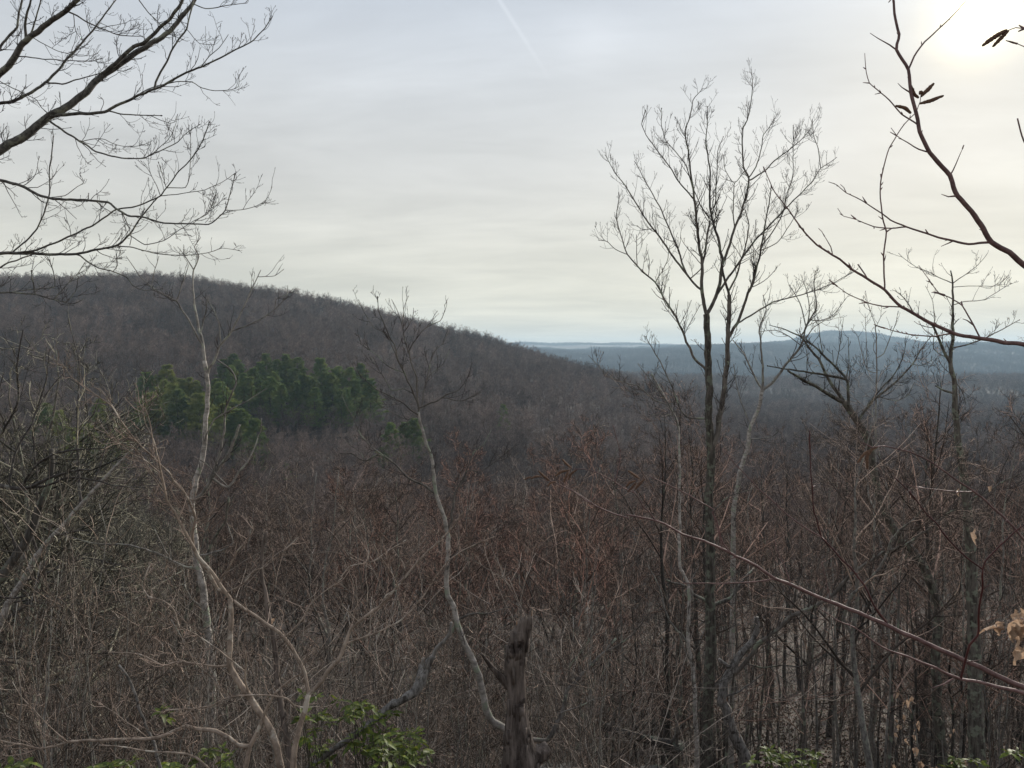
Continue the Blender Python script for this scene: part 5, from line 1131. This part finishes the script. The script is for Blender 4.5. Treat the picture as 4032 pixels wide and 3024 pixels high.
def fallen_log():
    xy, k = pix('E 1540,1300 1600,1345 1800,1420 2000,1480 2212,1520 L 760,1600')
    d = np.linspace(17.5, 16.2, len(xy)); S = spline(np.column_stack([xy, d]), 12)
    P = at(S[:, 0], S[:, 1], S[:, 2]); base = P[len(P) // 2].copy()
    e = thing('fallen_log', 'dark fallen log lying across the slope behind the snag', 'log', tuple(base))
    link(bpy.data.objects.new('trunk', Tubes().add(P, np.linspace(0.06, 0.11, len(P)), 12).build('log', M['dark_bark'], origin=base, rough=0.06)), e)
    for t, v in ((0.3, (0.3, -0.2, 0.9)), (0.55, (-0.2, -0.5, 0.7)), (0.8, (0.5, -0.3, 1.0))):
        q = P[int(t * (len(P) - 1))]; PP_ = q + np.array(v)[None] * np.linspace(0, 0.8, 6)[:, None] + rng.normal(0, 0.02, (6, 3)); PP_[0] = q
        link(bpy.data.objects.new('branch_stub', Tubes().add(PP_, np.linspace(0.05, 0.012, 6), 7).build('log_stub', M['dead_grey'], origin=base)), e)
fallen_log()
def rock(label, sx, sy, d, size, seed):
    g = np.random.default_rng(seed); c = at(sx, sy, d); n, K = 14, 22
    ph = np.linspace(-1.45, 1.45, n); th = np.arange(K) / K * 2 * math.pi
    D = np.stack([np.cos(ph)[:, None] * np.cos(th), np.cos(ph)[:, None] * np.sin(th), np.sin(ph)[:, None] * np.ones(K)], -1)
    r = np.ones((n, K))
    for _ in range(14):                                  # facets cut off by random planes
        nv = norm(g.normal(0, 1, 3)); cut = g.uniform(0.62, 0.9); dd = (D * nv).sum(-1); r = np.where(dd > 0.05, np.minimum(r, cut / np.maximum(dd, 0.05)), r)
    V = D * (r * (1 + 0.02 * g.normal(0, 1, (n, K))))[..., None] * np.array(size)
    z0 = float(H(c[0], c[1])); c = np.array([c[0], c[1], z0])
    i = (np.arange(n - 1)[:, None] * K + np.arange(K)[None]); j = (np.arange(n - 1)[:, None] * K + (np.arange(K)[None] + 1) % K)
    me = make_mesh('boulder', V.reshape(-1, 3), [np.stack([i, j, j + K, i + K], -1).reshape(-1, 4), np.arange(K)[None][:, ::-1], (np.arange(K) + (n - 1) * K)[None]], M['rock_grey'], smooth=False)
    o = link(bpy.data.objects.new('boulder', me)); o.location = c; tag(o, label, 'boulder')
rock('grey lichen-spotted boulder behind the rotten snag', 2240, 2960, 18.5, (1.1, 0.9, 0.9), 3)
rock('flat pale boulder under the fallen log', 2560, 3000, 17.2, (1.0, 0.8, 0.9), 4)

def dry_cluster():
    g = np.random.default_rng(8); d = 2.6
    xy, k = pix('H 2420,900 2300,760 2200,690 2120,720 2100,830'); S = spline(np.column_stack([xy, np.full(len(xy), d)]), 15)
    P = at(S[:, 0], S[:, 1], S[:, 2]); base = P[0].copy()
    e = thing('withered_leaf_sprig', 'sprig of curled withered tan leaves hanging at the birch branches', 'leaves', tuple(base))
    link(bpy.data.objects.new('stem', Tubes().add(P, np.linspace(0.003, 0.0015, len(P)), 6).build('dry_stem', M['birch_twig'], origin=base)), e)
    for x, y in ((2190, 640), (2150, 660), (2120, 690), (2170, 700), (2100, 720), (2140, 740), (2200, 680), (2085, 760), (2180, 740), (2130, 800), (2150, 860), (2200, 620), (2230, 700), (2215, 760)):
        p = at(2688 + (x + g.normal() * 10) * k, 2016 + y * k, d + g.uniform(-0.06, 0.06))
        put_leaf(e, base, p, (g.normal() * 0.7 - 0.3, g.normal() * 0.6, -0.9 + g.normal() * 0.4), g.uniform(0.05, 0.075), DRY, g, wide=1.5)
dry_cluster()
for q, (reg, x, y, d, lab, sz) in enumerate((('G', 1790, 1510, 2.7, 'single curled tan leaf on the level birch twig', 0.022), ('G', 2010, 1490, 13.0, 'pale dead leaf caught beside the lichen trunk', 0.13),
                                             ('H', 1900, 120, 8.0, 'brown hanging dead leaf on the lichen trunk', 0.12), ('C', 1790, 690, 6.1, 'pale dry leaf caught on the slim peeling stem', 0.055))):
    g = np.random.default_rng(60 + q); k = REG[reg][2] / 2212; p = at(REG[reg][0] + x * k, REG[reg][1] + y * k, d)
    e = thing('dry_leaf', lab, 'leaf', tuple(p)); put_leaf(e, p, p, (-0.7, -0.3, -0.5), sz, DRY, g, wide=1.3)
def beech(label, segs, d, n, seed):
    g = np.random.default_rng(seed); xy, k = pix(segs); S = spline(np.column_stack([xy, np.full(len(xy), d)]), 20); P = at(S[:, 0], S[:, 1], S[:, 2])
    base = np.array([P[0, 0], P[0, 1], float(H(P[0, 0], P[0, 1]))]); P = np.vstack([base - [0, 0, 0.1], P])
    e = thing('beech_sapling', label, 'sapling', tuple(base))
    link(bpy.data.objects.new('trunk', Tubes().add(P, np.linspace(0.014, 0.004, len(P)), 6).build('beech_stem', M['grey_bark'], origin=base)), e)
    A, AR = resample(P, np.linspace(0.014, 0.004, len(P)), 20)
    P1, R1 = kids(A[None], AR[None], 14, 0.35, 1, (40, 75), ln=(0.25, 0.7), rmin=0.002, up=0.2, r=g)
    tag(link(bpy.data.objects.new('twigs', Tubes().add(P1, R1, 3).build('beech_twigs', M['twig_grey'], origin=base)), e), kind='stuff')
    for _ in range(n):
        i, j = g.integers(len(P1)), g.integers(2, P1.shape[1]); put_leaf(e, base, P1[i, j], (g.normal() * 0.5, g.normal() * 0.5, -0.8), g.uniform(0.05, 0.085), DRY, g, wide=1.5)
beech('young beech with withered pale leaves below the birch branches', 'H 1540,1680 1520,1500 1500,1330 1460,1190', 10.0, 40, 1)
beech('young beech with tan leaves near the lichen trunk', 'H 1700,1690 1690,1600 1680,1480', 9.0, 16, 2)

def litter():
    g = np.random.default_rng(12); n = 42000
    y = 4.0 + 44 * g.random(n) ** 0.8; x = g.uniform(-0.75, 0.75, n) * (y + 1); z = H(x, y)
    o = scatter('leaf_litter', 'brown fallen leaves covering the slope under the trees', np.column_stack([x, y, z + 0.03]), g.uniform(0.10, 0.2, n), [leaf_mesh('litter_leaf', 'litter_leaf', f_, d_, 1.0, seed=30 + k_) for k_, (f_, d_) in enumerate(((1.4, 0.7), (0.9, 0.9), (1.8, 0.4)))], 'leaves')
    a = o.data.attributes['rot']; r = np.stack([g.normal(0, 0.5, n) + 0.0, g.normal(0.3, 0.5, n), g.uniform(0, 6.28, n)], -1); a.data.foreach_set('vector', r.astype(np.float32).ravel())
litter()
# ------------------------------------------------------------------ labels of the woods: which one, by what it stands downhill from
MARKS = [(430, 'slender pale tree', 10.5), (0.0, 'dark thick edge tree', 10.0), (180, 'pale leaning tree', 12.5), (600, 'reddish shrub', 4.6), (1070, 'curved slender tree', 7.4), (1130, 'rotten snag', 7.0),
         (1530, 'double-stemmed oak', 15.0), (1620, 'twisted dead trunk', 14.6), (1980, 'leaning lichen tree', 15.5), (2090, 'lichen trunk', 13.0), (2300, 'birch', 2.3)]
def relabel():
    seen = {}
    for o in bpy.data.objects:
        if o.parent is not None or o.type != 'EMPTY': continue
        nm = o.name.split('.')[0]
        x, y = o.location.x, o.location.y
        if nm in ('bare_tree', 'young_tree', 'arching_sapling', 'bare_sapling', 'red_budded_maple') and o.get('group'):
            dx = (CX + F * x / y) * 2212 / 4032
            mk = min((m for m in MARKS if m[2] < y - 1), key=lambda m: abs(m[0] - dx), default=MARKS[3])
            far = 'just' if y < mk[2] + 12 else ('well' if y < 50 else 'far')
            kind = {'leafless grey-barked': 'leafless grey-barked tree', 'leafless brown-twigged': 'leafless brown-twigged oak', 'leafless tall': 'leafless dark-trunked tree', 'leafless olive-grey': 'leafless olive-grey tree',
                    'slim leafless': 'slim red-budded maple', 'leafless thin': 'leafless thin straight young tree', 'leafless slender': 'leafless pale-barked tree', 'small bare': 'small many-stemmed bare sapling', 'thin pale': 'thin pale arching sapling'}[' '.join(o['label'].split()[:2])]
            o['label'] = '%s %s downhill from the %s' % (kind, far, mk[1])
        elif nm == 'pine_tree' and 'in the stand' in o['label']:
            o['label'] = ('tall' if o.scale[2] > 0.92 else ('shorter' if o.scale[2] > 0.84 else 'low')) + (' dark green pine in the back of the stand below the hill' if y > 290 else (' green pine at the front of the stand below the hill' if y > 225 else ' green pine standing before the main stand, behind bare trees'))
relabel()
# ------------------------------------------------------------------ haze
def haze():
    V = np.array([(x, y, z) for x in (-13500, 13500) for y in (-120, 9300) for z in (-110, 215)], float)
    Fq = np.array([(0, 1, 3, 2), (4, 6, 7, 5), (0, 4, 5, 1), (2, 3, 7, 6), (0, 2, 6, 4), (1, 5, 7, 3)])
    m = bpy.data.materials.new('haze_air'); m.use_nodes = True; nt = m.node_tree
    nt.nodes.remove(nt.nodes['Principled BSDF'])
    v = nt.nodes.new('ShaderNodeVolumePrincipled'); v.inputs['Color'].default_value = (0.58, 0.80, 1.0, 1)
    v.inputs['Density'].default_value = 0.000135; v.inputs['Anisotropy'].default_value = 0.15
    nt.links.new(v.outputs[0], nt.nodes['Material Output'].inputs['Volume'])
    me = make_mesh('haze', V, [Fq], m, smooth=False)
    o = link(bpy.data.objects.new('haze', me)); o.display_type = 'WIRE'
    tag(o, 'pale blue haze hanging over the far ridges', 'haze', kind='stuff')
haze()
